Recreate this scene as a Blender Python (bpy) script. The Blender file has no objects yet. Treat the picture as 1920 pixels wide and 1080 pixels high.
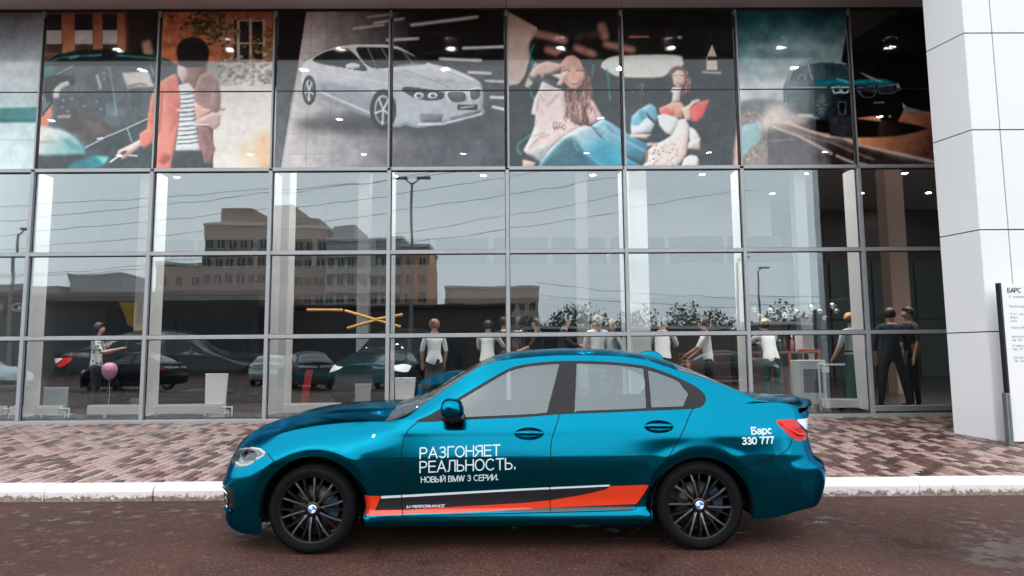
import bpy, bmesh, math, random
import numpy as np
from mathutils import Vector, Matrix
random.seed(7); RNG = np.random.default_rng(11)
sc = bpy.context.scene; COL = sc.collection
R = math.radians
# ---------------------------------------------------------------- camera
YAW, PITCH, ROLL, CAM_H = .0099, .0999, -.0080, 1.437
fw = Vector((math.sin(YAW)*math.cos(PITCH), math.cos(YAW)*math.cos(PITCH), math.sin(PITCH)))
rt = Vector((math.cos(YAW), -math.sin(YAW), 0)); up = rt.cross(fw)
rt2 = math.cos(ROLL)*rt + math.sin(ROLL)*up; up2 = -math.sin(ROLL)*rt + math.cos(ROLL)*up
camd = bpy.data.cameras.new('camera'); cam = bpy.data.objects.new('camera', camd); COL.objects.link(cam)
M = Matrix(((rt2.x, up2.x, -fw.x, 0), (rt2.y, up2.y, -fw.y, 0), (rt2.z, up2.z, -fw.z, CAM_H), (0, 0, 0, 1)))
cam.matrix_world = M
camd.sensor_width = 36; camd.lens = 1250/1920*36; camd.clip_start = .05; camd.clip_end = 2000
sc.camera = cam
# ---------------------------------------------------------------- sky, sun, exposure
w = bpy.data.worlds.new('World'); sc.world = w; w.use_nodes = True
nt = w.node_tree; bg = nt.nodes['Background']
sky = nt.nodes.new('ShaderNodeTexSky'); sky.sky_type = 'NISHITA'; sky.sun_disc = False
SUN_EL, SUN_AZ = R(48), R(205)      # behind the camera, a little to the left
sky.sun_elevation = SUN_EL; sky.sun_rotation = SUN_AZ; sky.dust_density = 6; sky.air_density = 1.2
mixn = nt.nodes.new('ShaderNodeMix'); mixn.data_type = 'RGBA'; mixn.inputs[0].default_value = .86
nt.links.new(sky.outputs[0], mixn.inputs[6]); mixn.inputs[7].default_value = (7.3, 8.4, 9.1, 1)   # overcast cloud deck
nt.links.new(mixn.outputs[2], bg.inputs[0]); bg.inputs[1].default_value = .10
sund = bpy.data.lights.new('sun', 'SUN'); sund.energy = 1.0; sund.angle = R(170); sund.color = (1, .96, .92)
sun = bpy.data.objects.new('sun', sund); COL.objects.link(sun)
sdir = Vector((math.sin(SUN_AZ)*math.cos(SUN_EL), math.cos(SUN_AZ)*math.cos(SUN_EL), math.sin(SUN_EL)))
sun.rotation_euler = (-sdir).to_track_quat('-Z', 'Y').to_euler(); sun.location = (0, -20, 30)
sc.view_settings.view_transform = 'Standard'; sc.view_settings.look = 'None'
sc.view_settings.gamma = 1; sc.view_settings.exposure = 1.05; sc.view_settings.use_curve_mapping = False
sc.cycles.max_bounces = 10; sc.cycles.transparent_max_bounces = 16; sc.cycles.glossy_bounces = 5
sc.cycles.caustics_reflective = False; sc.cycles.caustics_refractive = False
# ---------------------------------------------------------------- helpers
def mat(name, c=(.5, .5, .5), rough=.5, metal=0, coat=0, emit=None, es=1, spec=.5, coatr=.03):
    m = bpy.data.materials.new(name); m.use_nodes = True
    b = m.node_tree.nodes['Principled BSDF']
    b.inputs['Base Color'].default_value = (*c, 1); b.inputs['Roughness'].default_value = rough
    b.inputs['Metallic'].default_value = metal; b.inputs['Coat Weight'].default_value = coat
    b.inputs['Coat Roughness'].default_value = coatr
    b.inputs['Specular IOR Level'].default_value = spec
    if emit:
        b.inputs['Emission Color'].default_value = (*emit, 1); b.inputs['Emission Strength'].default_value = es
    return m
def nodes(m): return m.node_tree.nodes, m.node_tree.links, m.node_tree.nodes['Principled BSDF']
def noise(N, scale, detail=4, rough=.55, coord='Object', L=None, dist=0):
    tc = N.new('ShaderNodeTexCoord'); n = N.new('ShaderNodeTexNoise')
    n.inputs['Scale'].default_value = scale; n.inputs['Detail'].default_value = detail
    n.inputs['Roughness'].default_value = rough; n.inputs['Distortion'].default_value = dist
    L.new(tc.outputs[coord], n.inputs['Vector']); return n
def ramp(N, L, src, stops):
    r = N.new('ShaderNodeValToRGB'); e = r.color_ramp.elements
    while len(e) < len(stops): e.new(.5)
    for k, (p, c) in enumerate(stops):
        e[k].position = p; e[k].color = (*c, 1) if len(c) == 3 else c
    L.new(src, r.inputs[0]); return r
def bump(N, L, src, b, strength=.3, dist=.01):
    bp = N.new('ShaderNodeBump'); bp.inputs['Strength'].default_value = strength; bp.inputs['Distance'].default_value = dist
    L.new(src, bp.inputs['Height']); L.new(bp.outputs[0], b.inputs['Normal']); return bp
def grain(name, c, amp=.25, scale=6, rough=.6, bumpy=.1, bscale=60, **k):
    """a plain surface with uneven tone and fine relief"""
    m = mat(name, c, rough, **k); N, L, b = nodes(m)
    n = noise(N, scale, 6, .6, 'Object', L)
    r = ramp(N, L, n.outputs[0], [(.3, tuple(x*(1-amp) for x in c)), (.7, tuple(min(1, x*(1+amp)) for x in c))])
    L.new(r.outputs[0], b.inputs['Base Color'])
    if bumpy:
        n2 = noise(N, bscale, 3, .6, 'Object', L); bump(N, L, n2.outputs[0], b, bumpy, .004)
    return m
def link(o, parent=None):
    COL.objects.link(o)
    if parent: o.parent = parent
    return o
def tag(o, label=None, cat=None, group=None, kind=None):
    if label: o['label'] = label
    if cat: o['category'] = cat
    if group: o['group'] = group
    if kind: o['kind'] = kind
    return o
def empty(name, loc=(0, 0, 0), rz=0, label=None, cat=None, group=None):
    o = bpy.data.objects.new(name, None); COL.objects.link(o); o.location = loc; o.rotation_euler = (0, 0, rz)
    o.empty_display_size = .1
    return tag(o, label, cat, group)
class MB:
    """collects shapes into one mesh"""
    def __init__(s): s.v = []; s.f = []; s.mi = []; s.sm = []
    def add(s, vs, fs, mi=0, smooth=False):
        o = len(s.v); s.v += [tuple(p) for p in vs]; s.f += [tuple(i+o for i in f) for f in fs]
        s.mi += [mi]*len(fs); s.sm += [smooth]*len(fs); return s
    def box(s, x0, x1, y0, y1, z0, z1, mi=0):
        v = [(x0, y0, z0), (x1, y0, z0), (x1, y1, z0), (x0, y1, z0), (x0, y0, z1), (x1, y0, z1), (x1, y1, z1), (x0, y1, z1)]
        return s.add(v, [(0, 3, 2, 1), (4, 5, 6, 7), (0, 1, 5, 4), (1, 2, 6, 5), (2, 3, 7, 6), (3, 0, 4, 7)], mi)
    def prism(s, pts, y0, y1, mi=0):
        """outline in x,z pushed from y0 to y1"""
        n = len(pts); v = [(x, y0, z) for x, z in pts] + [(x, y1, z) for x, z in pts]
        f = [tuple(range(n)), tuple(range(2*n-1, n-1, -1))] + [(i, n+i, n+(i+1) % n, (i+1) % n) for i in range(n)]
        return s.add(v, f, mi)
    def tube(s, pts, r, n=8, mi=0, cap=True):
        pts = [Vector(p) for p in pts]; rs = r if isinstance(r, (list, tuple)) else [r]*len(pts)
        vs = []; pd = None
        for i, p in enumerate(pts):
            d = (pts[min(i+1, len(pts)-1)] - pts[max(i-1, 0)]).normalized()
            a = d.orthogonal().normalized() if pd is None else (pd - d*pd.dot(d)).normalized()
            pd = a; b = d.cross(a)
            vs += [p + (a*math.cos(t) + b*math.sin(t))*rs[i] for t in [2*math.pi*k/n for k in range(n)]]
        f = [(i*n+k, i*n+(k+1) % n, (i+1)*n+(k+1) % n, (i+1)*n+k) for i in range(len(pts)-1) for k in range(n)]
        s.add(vs, f, mi, True)
        if cap: s.add(vs[:n], [tuple(range(n-1, -1, -1))], mi); s.add(vs[-n:], [tuple(range(n))], mi)
        return s
    def lathe(s, prof, n=24, axis='z', c=(0, 0, 0), mi=0, smooth=True):
        vs = []
        for r, h in prof:
            for k in range(n):
                t = 2*math.pi*k/n; a, b = r*math.cos(t), r*math.sin(t)
                p = (a, b, h) if axis == 'z' else ((a, h, b) if axis == 'y' else (h, a, b))
                vs.append((p[0]+c[0], p[1]+c[1], p[2]+c[2]))
        f = [(i*n+k, i*n+(k+1) % n, (i+1)*n+(k+1) % n, (i+1)*n+k) for i in range(len(prof)-1) for k in range(n)]
        if axis == 'y': f = [tuple(reversed(q)) for q in f]
        return s.add(vs, f, mi, smooth)
    def ball(s, c, rx, ry=None, rz=None, n=12, m=8, mi=0):
        ry = ry or rx; rz = rz or rx
        vs = [(c[0]+rx*math.sin(math.pi*i/m)*math.cos(2*math.pi*k/n), c[1]+ry*math.sin(math.pi*i/m)*math.sin(2*math.pi*k/n), c[2]+rz*math.cos(math.pi*i/m)) for i in range(m+1) for k in range(n)]
        return s.add(vs, [(i*n+k, (i+1)*n+k, (i+1)*n+(k+1) % n, i*n+(k+1) % n) for i in range(m) for k in range(n)], mi, True)
    def mesh(s, name, mats):
        me = bpy.data.meshes.new(name); me.from_pydata(s.v, [], s.f)
        for m in (mats if isinstance(mats, (list, tuple)) else [mats]): me.materials.append(m)
        me.polygons.foreach_set('material_index', s.mi); me.polygons.foreach_set('use_smooth', s.sm); me.update(); return me
    def build(s, name, mats, parent=None, loc=(0, 0, 0), rz=0, bevel=0, seg=2, **k):
        me = s.mesh(name, mats)
        if bevel:
            bm = bmesh.new(); bm.from_mesh(me)
            bmesh.ops.bevel(bm, geom=[e for e in bm.edges if e.calc_face_angle(0) > .6], offset=bevel, segments=seg, affect='EDGES', profile=.5, clamp_overlap=True)
            bm.to_mesh(me); bm.free()
        o = link(bpy.data.objects.new(name, me), parent); o.location = loc; o.rotation_euler = (0, 0, rz)
        return tag(o, **k)
def put(name, me, parent=None, loc=(0, 0, 0), rot=(0, 0, 0), **k):
    o = link(bpy.data.objects.new(name, me), parent); o.location = loc; o.rotation_euler = rot; return tag(o, **k)
def copy_tree(o, parent=None):
    c = o.copy(); COL.objects.link(c); c.parent = parent
    for ch in list(o.children): copy_tree(ch, c)
    return c
def box(name, x0, x1, y0, y1, z0, z1, m, parent=None, bevel=0, **k):
    return MB().box(x0, x1, y0, y1, z0, z1).build(name, m, parent, bevel=bevel, **k)
def interp(x, pts):
    """smooth monotone (PCHIP) curve through key points"""
    P = np.array(pts, float); X, Y = P[:, 0], P[:, 1]; h = np.diff(X); d = np.diff(Y)/h
    m = np.zeros(len(X)); m[0], m[-1] = d[0], d[-1]
    for i in range(1, len(X)-1):
        if d[i-1]*d[i] > 0:
            w1, w2 = 2*h[i]+h[i-1], h[i]+2*h[i-1]; m[i] = (w1+w2)/(w1/d[i-1]+w2/d[i])
    x = np.clip(np.asarray(x, float), X[0], X[-1]); i = np.clip(np.searchsorted(X, x)-1, 0, len(X)-2)
    t = (x-X[i])/h[i]
    return (2*t**3-3*t**2+1)*Y[i] + (t**3-2*t**2+t)*h[i]*m[i] + (-2*t**3+3*t**2)*Y[i+1] + (t**3-t**2)*h[i]*m[i+1]
# ---------------------------------------------------------------- stroke lettering
def arc(cx, cy, rx, ry, a0, a1, n=10):
    return [(cx+rx*math.cos(R(a0+(a1-a0)*k/n)), cy+ry*math.sin(R(a0+(a1-a0)*k/n))) for k in range(n+1)]
_O = arc(.36, .5, .36, .5, 90, 450, 24)
GLYPH = {  # width, strokes (unit cap height)
 'Р': (.58, [[(0, 0), (0, 1)], [(0, 1), (.3, 1)]+arc(.3, .73, .26, .27, 90, -90)+[(0, .46)]]),
 'А': (.7, [[(0, 0), (.35, 1)], [(.35, 1), (.7, 0)], [(.12, .33), (.58, .33)]]),
 'З': (.58, [arc(.27, .76, .25, .24, 150, -90)+[(.2, .52)], [(.2, .52)]+arc(.28, .26, .28, .26, 90, -150)]),
 'Г': (.48, [[(0, 0), (0, 1)], [(0, 1), (.48, 1)]]),
 'О': (.74, [[(.74*x/.72, y) for x, y in _O]]),
 'Н': (.62, [[(0, 0), (0, 1)], [(.62, 0), (.62, 1)], [(0, .53), (.62, .53)]]),
 'Я': (.6, [[(.58, 0), (.58, 1)], [(.58, 1), (.3, 1)]+arc(.3, .74, .27, .26, 90, 270)+[(.58, .48)], [(.3, .47), (0, 0)]]),
 'Е': (.54, [[(0, 0), (0, 1)], [(0, 1), (.54, 1)], [(0, .53), (.5, .53)], [(0, 0), (.55, 0)]]),
 'Т': (.6, [[(.3, 0), (.3, 1)], [(0, 1), (.6, 1)]]),
 'Л': (.64, [[(0, .02), (.08, .02), (.14, .12), (.18, 1)], [(.18, 1), (.62, 1)], [(.62, 1), (.62, 0)]]),
 'Ь': (.56, [[(0, 1), (0, 0)], [(0, .55), (.28, .55)]+arc(.28, .275, .27, .275, 90, -90)+[(0, 0)]]),
 'С': (.7, [arc(.37, .5, .37, .5, 45, 315, 20)]),
 'В': (.58, [[(0, 0), (0, 1)], [(0, 1), (.28, 1)]+arc(.28, .765, .22, .235, 90, -90)+[(0, .53)], [(.28, .53)]+arc(.3, .265, .27, .265, 90, -90)+[(0, 0)]]),
 'Ы': (.78, [[(0, 1), (0, 0)], [(0, .55), (.22, .55)]+arc(.22, .275, .26, .275, 90, -90)+[(0, 0)], [(.76, 0), (.76, 1)]]),
 'И': (.64, [[(0, 0), (0, 1)], [(0, .02), (.63, .98)], [(.63, 0), (.63, 1)]]),
 'Й': (.64, [[(0, 0), (0, 1)], [(0, .02), (.63, .98)], [(.63, 0), (.63, 1)], arc(.31, 1.25, .14, .12, 200, 340, 6)]),
 'Б': (.56, [[(0, 0), (0, 1)], [(0, 1), (.5, 1)], [(0, .57), (.28, .57)]+arc(.28, .285, .27, .285, 90, -90)+[(0, 0)]]),
 'B': (.58, [[(0, 0), (0, 1)], [(0, 1), (.28, 1)]+arc(.28, .765, .22, .235, 90, -90)+[(0, .53)], [(.28, .53)]+arc(.3, .265, .27, .265, 90, -90)+[(0, 0)]]),
 'M': (.76, [[(0, 0), (0, 1)], [(0, 1), (.38, .02)], [(.38, .02), (.76, 1)], [(.76, 1), (.76, 0)]]),
 'W': (.96, [[(0, 1), (.24, 0)], [(.24, 0), (.48, 1)], [(.48, 1), (.72, 0)], [(.72, 0), (.96, 1)]]),
 '3': (.52, [arc(.25, .76, .22, .24, 160, -90)+[(.2, .52)], [(.2, .52)]+arc(.25, .26, .26, .26, 90, -160)]),
 '0': (.52, [arc(.26, .5, .26, .5, 90, 450, 20)]),
 '7': (.5, [[(0, 1), (.5, 1)], [(.5, .98), (.3, .5), (.2, 0)]]),
 'а': (.5, [arc(.24, .5, .22, .22, 160, 0, 8)+[(.46, 0)], [(.46, .42), (.22, .36)]+arc(.2, .19, .2, .19, 80, 300, 10)+[(.46, .16)]]),
 'р': (.52, [[(0, -.25), (0, .72)], arc(.26, .35, .25, .37, 180, -180, 18)]),
 'с': (.46, [arc(.25, .36, .25, .37, 45, 315, 14)]),
 '.': (.14, [[(.06, 0), (.06, .14)]]),
 'P': (.56, [[(0, 0), (0, 1)], [(0, 1), (.5, 1), (.55, .75), (.5, .46), (0, .46)]]), 'E': (.52, [[(0, 0), (0, 1)], [(0, 1), (.52, 1)], [(0, .5), (.45, .5)], [(0, 0), (.52, 0)]]),
 'R': (.56, [[(0, 0), (0, 1)], [(0, 1), (.5, 1), (.55, .75), (.5, .48), (0, .48)], [(.3, .48), (.56, 0)]]), 'F': (.5, [[(0, 0), (0, 1)], [(0, 1), (.5, 1)], [(0, .5), (.42, .5)]]),
 'O': (.6, [[(0, .1), (.1, 0), (.5, 0), (.6, .1), (.6, .9), (.5, 1), (.1, 1), (0, .9), (0, .1)]]), 'A': (.6, [[(0, 0), (.3, 1)], [(.3, 1), (.6, 0)], [(.1, .35), (.5, .35)]]),
 'N': (.58, [[(0, 0), (0, 1)], [(0, 1), (.58, 0)], [(.58, 0), (.58, 1)]]), 'C': (.56, [[(.56, .98), (.1, .98), (0, .85), (0, .12), (.1, 0), (.56, 0)]]),
 'K': (.58, [[(0, 0), (0, 1)], [(.56, 1), (0, .42)], [(.18, .58), (.58, 0)]]), 'I': (.1, [[(.05, 0), (.05, 1)]]),
 ' ': (.22, [])}
def lettering(txt, x, z, h, width=None, sw=.11, gap=.17, slant=0, skew=0):
    """strokes of a line of text as 2-D quads: list of (corner list)"""
    tot = sum(GLYPH[c][0]+gap for c in txt)-gap
    sx = (width/(tot*h)) if width else 1; quads = []; cx = 0
    for c in txt:
        gw, st = GLYPH[c]
        for s in st:
            for (a, b) in zip(s[:-1], s[1:]):
                ax, az, bx, bz = (cx+a[0])*h*sx, a[1]*h, (cx+b[0])*h*sx, b[1]*h
                dx, dz = bx-ax, bz-az; l = math.hypot(dx, dz) or 1e-6; hw = sw*h/2
                ex = hw*(.98 if len(s) == 2 else .35); ux, uz = dx/l, dz/l
                ax -= ux*ex; az -= uz*ex; bx += ux*ex; bz += uz*ex
                q = [(ax-uz*hw, az+ux*hw), (ax+uz*hw, az-ux*hw), (bx+uz*hw, bz-ux*hw), (bx-uz*hw, bz+ux*hw)]
                quads.append([(x+p+slant*r, z+r+skew*p) for p, r in q])
        cx += gw+gap
    return quads
# ================================================================ materials of the setting
def asphalt():
    m = mat('wet_asphalt', (.06, .045, .042), .4); N, L, b = nodes(m)
    fine = noise(N, 34, 5, .82, 'Object', L); big = noise(N, .7, 5, .6, 'Object', L, .4); mid = noise(N, 7, 5, .6, 'Object', L)
    c = ramp(N, L, fine.outputs[0], [(.28, (.022, .012, .009)), (.52, (.080, .038, .030)), (.66, (.118, .062, .050)), (.76, (.30, .20, .17))])
    vo = N.new('ShaderNodeTexVoronoi'); vo.inputs['Scale'].default_value = 26; vo.inputs['Randomness'].default_value = 1; tcv = N.new('ShaderNodeTexCoord'); L.new(tcv.outputs['Object'], vo.inputs['Vector'])
    vr = ramp(N, L, vo.outputs['Distance'], [(.10, (1, 1, 1)), (.17, (0, 0, 0))]); vs_ = N.new('ShaderNodeMix'); vs_.data_type = 'RGBA'; vs_.inputs[7].default_value = (.34, .24, .21, 1)
    vm = N.new('ShaderNodeMath'); vm.operation = 'MULTIPLY'; vm.inputs[1].default_value = .55; L.new(vr.outputs[0], vm.inputs[0]); L.new(vm.outputs[0], vs_.inputs[0]); L.new(c.outputs[0], vs_.inputs[6])
    c2 = ramp(N, L, big.outputs[0], [(.33, (.55, .52, .52)), (.62, (1.15, 1.1, 1.1))])
    mx = N.new('ShaderNodeMix'); mx.data_type = 'RGBA'; mx.blend_type = 'MULTIPLY'; mx.inputs[0].default_value = 1
    L.new(vs_.outputs[2], mx.inputs[6]); L.new(c2.outputs[0], mx.inputs[7]); L.new(mx.outputs[2], b.inputs['Base Color'])
    wet = N.new('ShaderNodeMath'); wet.operation = 'MULTIPLY'; L.new(big.outputs[0], wet.inputs[0]); L.new(mid.outputs[0], wet.inputs[1])
    r = ramp(N, L, wet.outputs[0], [(.165, (.22,)*3), (.21, (.6,)*3), (.4, (.8,)*3)]); L.new(r.outputs[0], b.inputs['Roughness'])
    bs = ramp(N, L, wet.outputs[0], [(.16, (.05,)*3), (.24, (.45,)*3)])
    bp = bump(N, L, fine.outputs[0], b, .5, .006); L.new(bs.outputs[0], bp.inputs['Strength'])
    b.inputs['Specular IOR Level'].default_value = .16
    return m
M_ASPH = asphalt()
def paver(name, c, rough):
    m = mat(name, c, rough); N, L, b = nodes(m)
    n = noise(N, 30, 5, .65, 'Object', L); k = noise(N, 2.2, 3, .5, 'Object', L)
    cr = ramp(N, L, n.outputs[0], [(.3, tuple(x*.62 for x in c)), (.62, c), (.8, tuple(min(1, x*1.3) for x in c))])
    L.new(cr.outputs[0], b.inputs['Base Color'])
    rr = ramp(N, L, k.outputs[0], [(.35, (rough*.6,)*3), (.65, (rough*1.35,)*3)]); L.new(rr.outputs[0], b.inputs['Roughness'])
    bump(N, L, n.outputs[0], b, .3, .004); return m
M_PAV = [paver('paver_pale', (.50, .335, .30), .46), paver('paver_rose', (.35, .20, .17), .46), paver('paver_brown', (.135, .060, .048), .42), paver('paver_dark', (.075, .045, .04), .36)]
M_JOINT = grain('joint_sand', (.035, .022, .02), .3, 40, .8)
def kerb_paint():
    m = mat('kerb_paint', (.78, .75, .74), .6); N, L, b = nodes(m)
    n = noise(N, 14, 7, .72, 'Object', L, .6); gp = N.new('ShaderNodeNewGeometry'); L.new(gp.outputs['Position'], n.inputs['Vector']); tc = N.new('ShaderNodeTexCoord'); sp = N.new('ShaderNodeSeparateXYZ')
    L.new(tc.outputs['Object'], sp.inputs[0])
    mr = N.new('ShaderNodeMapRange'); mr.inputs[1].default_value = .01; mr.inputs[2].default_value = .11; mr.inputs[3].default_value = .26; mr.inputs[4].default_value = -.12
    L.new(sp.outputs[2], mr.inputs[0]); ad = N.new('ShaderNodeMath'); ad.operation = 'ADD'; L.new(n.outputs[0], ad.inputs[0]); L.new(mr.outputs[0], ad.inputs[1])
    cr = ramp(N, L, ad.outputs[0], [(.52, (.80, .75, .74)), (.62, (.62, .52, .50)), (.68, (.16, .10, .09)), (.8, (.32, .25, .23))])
    L.new(cr.outputs[0], b.inputs['Base Color']); bump(N, L, n.outputs[0], b, .35, .006); return m
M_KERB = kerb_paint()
M_ALU = grain('grey_aluminium', (.36, .37, .39), .08, 3, .42, .0, metal=.35)
M_GASK = mat('dark_gasket', (.012, .012, .014), .6)
M_WHITE = grain('white_paint', (.86, .87, .87), .03, 1.5, .5, .02)
M_CEIL = grain('ceiling_white', (.58, .54, .53), .04, 1.2, .8, .0)
M_SOFF = grain('soffit_panel', (.62, .59, .60), .06, 1.5, .55, .0)
M_CLAD = grain('white_cladding', (.77, .775, .79), .02, .8, .32, .0)
def glass_mat(name, refl, tint, wav=.0016, scale=1.1):
    m = bpy.data.materials.new(name); m.use_nodes = True; N, L = m.node_tree.nodes, m.node_tree.links
    for n in list(N):
        if n.type != 'OUTPUT_MATERIAL': N.remove(n)
    out = [n for n in N if n.type == 'OUTPUT_MATERIAL'][0]
    tr = N.new('ShaderNodeBsdfTransparent'); tr.inputs[0].default_value = (*tint, 1)
    gl = N.new('ShaderNodeBsdfGlossy'); gl.inputs['Roughness'].default_value = 0; gl.inputs[0].default_value = (.86, .96, 1, 1)
    fr = N.new('ShaderNodeFresnel'); fr.inputs[0].default_value = 1.5
    mr = N.new('ShaderNodeMapRange'); mr.inputs[1].default_value = 0; mr.inputs[2].default_value = 1; mr.inputs[3].default_value = refl; mr.inputs[4].default_value = 1
    L.new(fr.outputs[0], mr.inputs[0])
    mx = N.new('ShaderNodeMixShader'); L.new(mr.outputs[0], mx.inputs[0]); L.new(tr.outputs[0], mx.inputs[1]); L.new(gl.outputs[0], mx.inputs[2])
    L.new(mx.outputs[0], out.inputs[0])
    if wav:
        geo = N.new('ShaderNodeNewGeometry'); n = N.new('ShaderNodeTexNoise'); n.inputs['Scale'].default_value = scale; n.inputs['Detail'].default_value = 1.2
        L.new(geo.outputs['Position'], n.inputs['Vector'])
        bp = N.new('ShaderNodeBump'); bp.inputs['Strength'].default_value = 1; bp.inputs['Distance'].default_value = wav
        L.new(n.outputs[0], bp.inputs['Height']); L.new(bp.outputs[0], gl.inputs['Normal']); L.new(bp.outputs[0], fr.inputs['Normal'])
    return m
M_GLASS = glass_mat('facade_glass', .13, (.99, 1, 1), .0012, 1.5)
M_CLEAR = glass_mat('clear_pane_edge', .0, (.99, .995, .995), 0)
# ================================================================ ground
g = MB(); g.add([(-700, -700, 0), (700, -700, 0), (700, 700, 0), (-700, 700, 0)], [(0, 1, 2, 3)])
g.build('road', M_ASPH, kind='structure')
D = 11.5                                     # facade plane
def kerb_y(x): return 6.87 - .015*x
def walk_z(y): return .150 + (y-7.05)*(.345-.150)/(11.5-7.05)
kerb = empty('kerb', (0, 0, 0)); tag(kerb, kind='structure')
prof = [(0, -.02), (0, .10), (.012, .128), (.035, .146), (.07, .152), (.205, .155), (.205, -.02)]   # y,z outline of a stone
def kerb_mesh(L_):
    mb = MB(); n = len(prof); xs = [0, .01, L_-.01, L_]
    vs = []
    for i, x in enumerate(xs):
        s = .985 if i in (0, 3) else 1
        vs += [(x, .1+(y-.1)*s, z*s if z > 0 else z) for y, z in prof]
    fs = [(i*n+k, (i+1)*n+k, (i+1)*n+k+1, i*n+k+1) for i in range(3) for k in range(n-1)]
    fs += [tuple(range(n)), tuple(range(4*n-1, 3*n-1, -1))]
    return mb.add(vs, fs).mesh('kerb_stone', M_KERB)
KM = kerb_mesh(1.088)
for i in range(-12, 13):
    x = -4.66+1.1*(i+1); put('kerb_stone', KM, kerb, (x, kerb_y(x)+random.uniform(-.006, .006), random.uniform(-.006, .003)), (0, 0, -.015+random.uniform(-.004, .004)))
base = MB(); base.add([(-40, 7.06+.6, walk_z(7.06)-.012), (40, 7.06-.6, walk_z(7.06)-.012), (40, 11.6, walk_z(11.6)-.012), (-40, 11.6, walk_z(11.6)-.012)], [(0, 1, 2, 3)])
walk = base.build('pavement', M_JOINT, kind='structure')
# pavers: columns run towards the building, half-brick stagger
PW, PL, GAP = .104, .206, .013
def paver_geo(mb, x, y, mi, ln):
    hx, hy, ch, dz = (PW-GAP)/2, (ln-GAP)/2, .006, RNG.normal(0, .0012)
    tx, ty = RNG.normal(0, .0012, 2); sl = .0438; cy = y
    def P(dx, dy, top): return (x+dx, y+dy, walk_z(cy+dy)-.012 + (.012+dz+tx*dx/hx+ty*dy/hy if top else 0))
    v = [P(-hx, -hy, 0), P(hx, -hy, 0), P(hx, hy, 0), P(-hx, hy, 0), P(-hx+ch, -hy+ch, 1), P(hx-ch, -hy+ch, 1), P(hx-ch, hy-ch, 1), P(-hx+ch, hy-ch, 1)]
    mb.add(v, [(4, 5, 6, 7), (0, 1, 5, 4), (1, 2, 6, 5), (2, 3, 7, 6), (3, 0, 4, 7)], mi)
rest = MB(); singles = []
patch = lambda x, y: .5+.5*math.sin(x*1.3+1.7*math.sin(y*1.1+x*.4))*math.cos(y*1.6-x*.35)
for ci in range(-104, 90):
    x = ci*PW; y0 = kerb_y(x)+.21; k = 0; y = y0 + (-.5 if ci % 2 else 0)*PL
    while y < 11.44:
        a, e = max(y, y0), min(y+PL, 11.44)
        if e-a > .03:
            t = patch(x, y); dark = .22+.16*t if x < 0 else .36+.22*t
            u = RNG.random(); mi = (2 if RNG.random() < .7 else 3) if u < dark else (0 if RNG.random() < .62 else 1)
            yc = (a+e)/2; far = abs(x) > 5.6 or (-2.45 < x < 2.9)
            if not far and yc < y0+.72 and len(singles) < 300 and abs(x) < 5.3: singles.append((x, yc, mi, e-a))
            else: paver_geo(rest, x, yc, mi, e-a)
        y += PL
rest.build('paver_field', M_PAV, walk, kind='stuff')
for (x, yc, mi, ln) in singles:
    mb = MB(); paver_geo(mb, x, yc, 0, ln); mb.build('paver', M_PAV[mi], walk)
# ================================================================ showroom building
S0, SP = -8.222, 2.0666                      # first mullion and bay width
ROW = [.35, 1.778, 3.222, 4.70, 6.134, 7.64]
bld = empty('showroom_building', (0, D, .35), label='glass-fronted car showroom with grey aluminium grid facade', cat='building')
def bpart(name, mb, m, **k):
    o = mb.build(name, m, **k); o.parent = bld; o.matrix_parent_inverse = Matrix.Translation((0, -D, -.35)); return o
K0, K1 = -3, 11
sill = MB().box(S0+K0*SP, S0+K1*SP, D-.10, D+.06, .30, .392); bpart('sill', sill, M_ALU, bevel=.008)
for k in range(K0, K1+1):
    x = S0+k*SP
    bpart('mullion', MB().box(x-.032, x+.032, D-.075, D-.012, .392, 4.672), M_ALU, bevel=.006)
    bpart('mullion_gasket', MB().box(x-.040, x+.040, D-.0115, D+.012, .392, 4.672), M_GASK)
    bpart('mullion_fin', MB().box(x-.045, x+.045, D+.014, D+.40, .45, 4.69), M_WHITE)
    bpart('poster_mullion', MB().box(x-.012, x+.012, D-.02, D+.02, 4.735, 7.62), M_GASK)
    bpart('mullion_strip', MB().box(x+(.0125 if x > 0 else -.0405), x+(.0405 if x > 0 else -.0125), D-.016, D+.012, 4.735, 7.62), M_ALU)
    bpart('bracket', MB().box(x-.022, x+.022, D-.05, D-.021, 7.50, 7.62), M_ALU)
for z in ROW[1:4]:
    for k in range(K0, K1):
        x0, x1 = S0+k*SP+.0325, S0+(k+1)*SP-.0325
        h = .034 if z < 4.6 else .032
        bpart('transom', MB().box(x0, x1, D-.070, D-.014, z-h, z+h), M_ALU, bevel=.005)
        bpart('transom_gasket', MB().box(x0+.008, x1-.008, D-.0135, D+.010, z-h-.012, z+h+.010), M_GASK)
for k in range(K0, K1):
    x0, x1 = S0+k*SP, S0+(k+1)*SP
    bpart('joint', MB().box(x0+.0415, x1-.0415, D-.018, D+.012, ROW[4]-.009, ROW[4]+.009), M_GASK)
    for r in range(5):
        e = .043; z0, z1 = ROW[r]+.047, ROW[r+1]-.047
        if r == 0: z0 = .394
        if r == 3: z1 = ROW[4]-.010
        if r == 4: z0, z1 = ROW[4]+.010, 7.62
        xm, zm = (x0+x1)/2, (z0+z1)/2; hw, hh = (x1-x0)/2-e, (z1-z0)/2
        mb = MB(); mb.box(-hw, hw, 0, .010, -hh, hh); mb.mi = [0 if i == 2 else 1 for i in range(6)]
        o = mb.build('pane', [M_GLASS, M_CLEAR]); o.parent = bld
        o.location = (xm, -.006, zm-.35); a = .0016
        o.rotation_euler = (random.uniform(-a, a), 0, random.uniform(-a, a))
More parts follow.
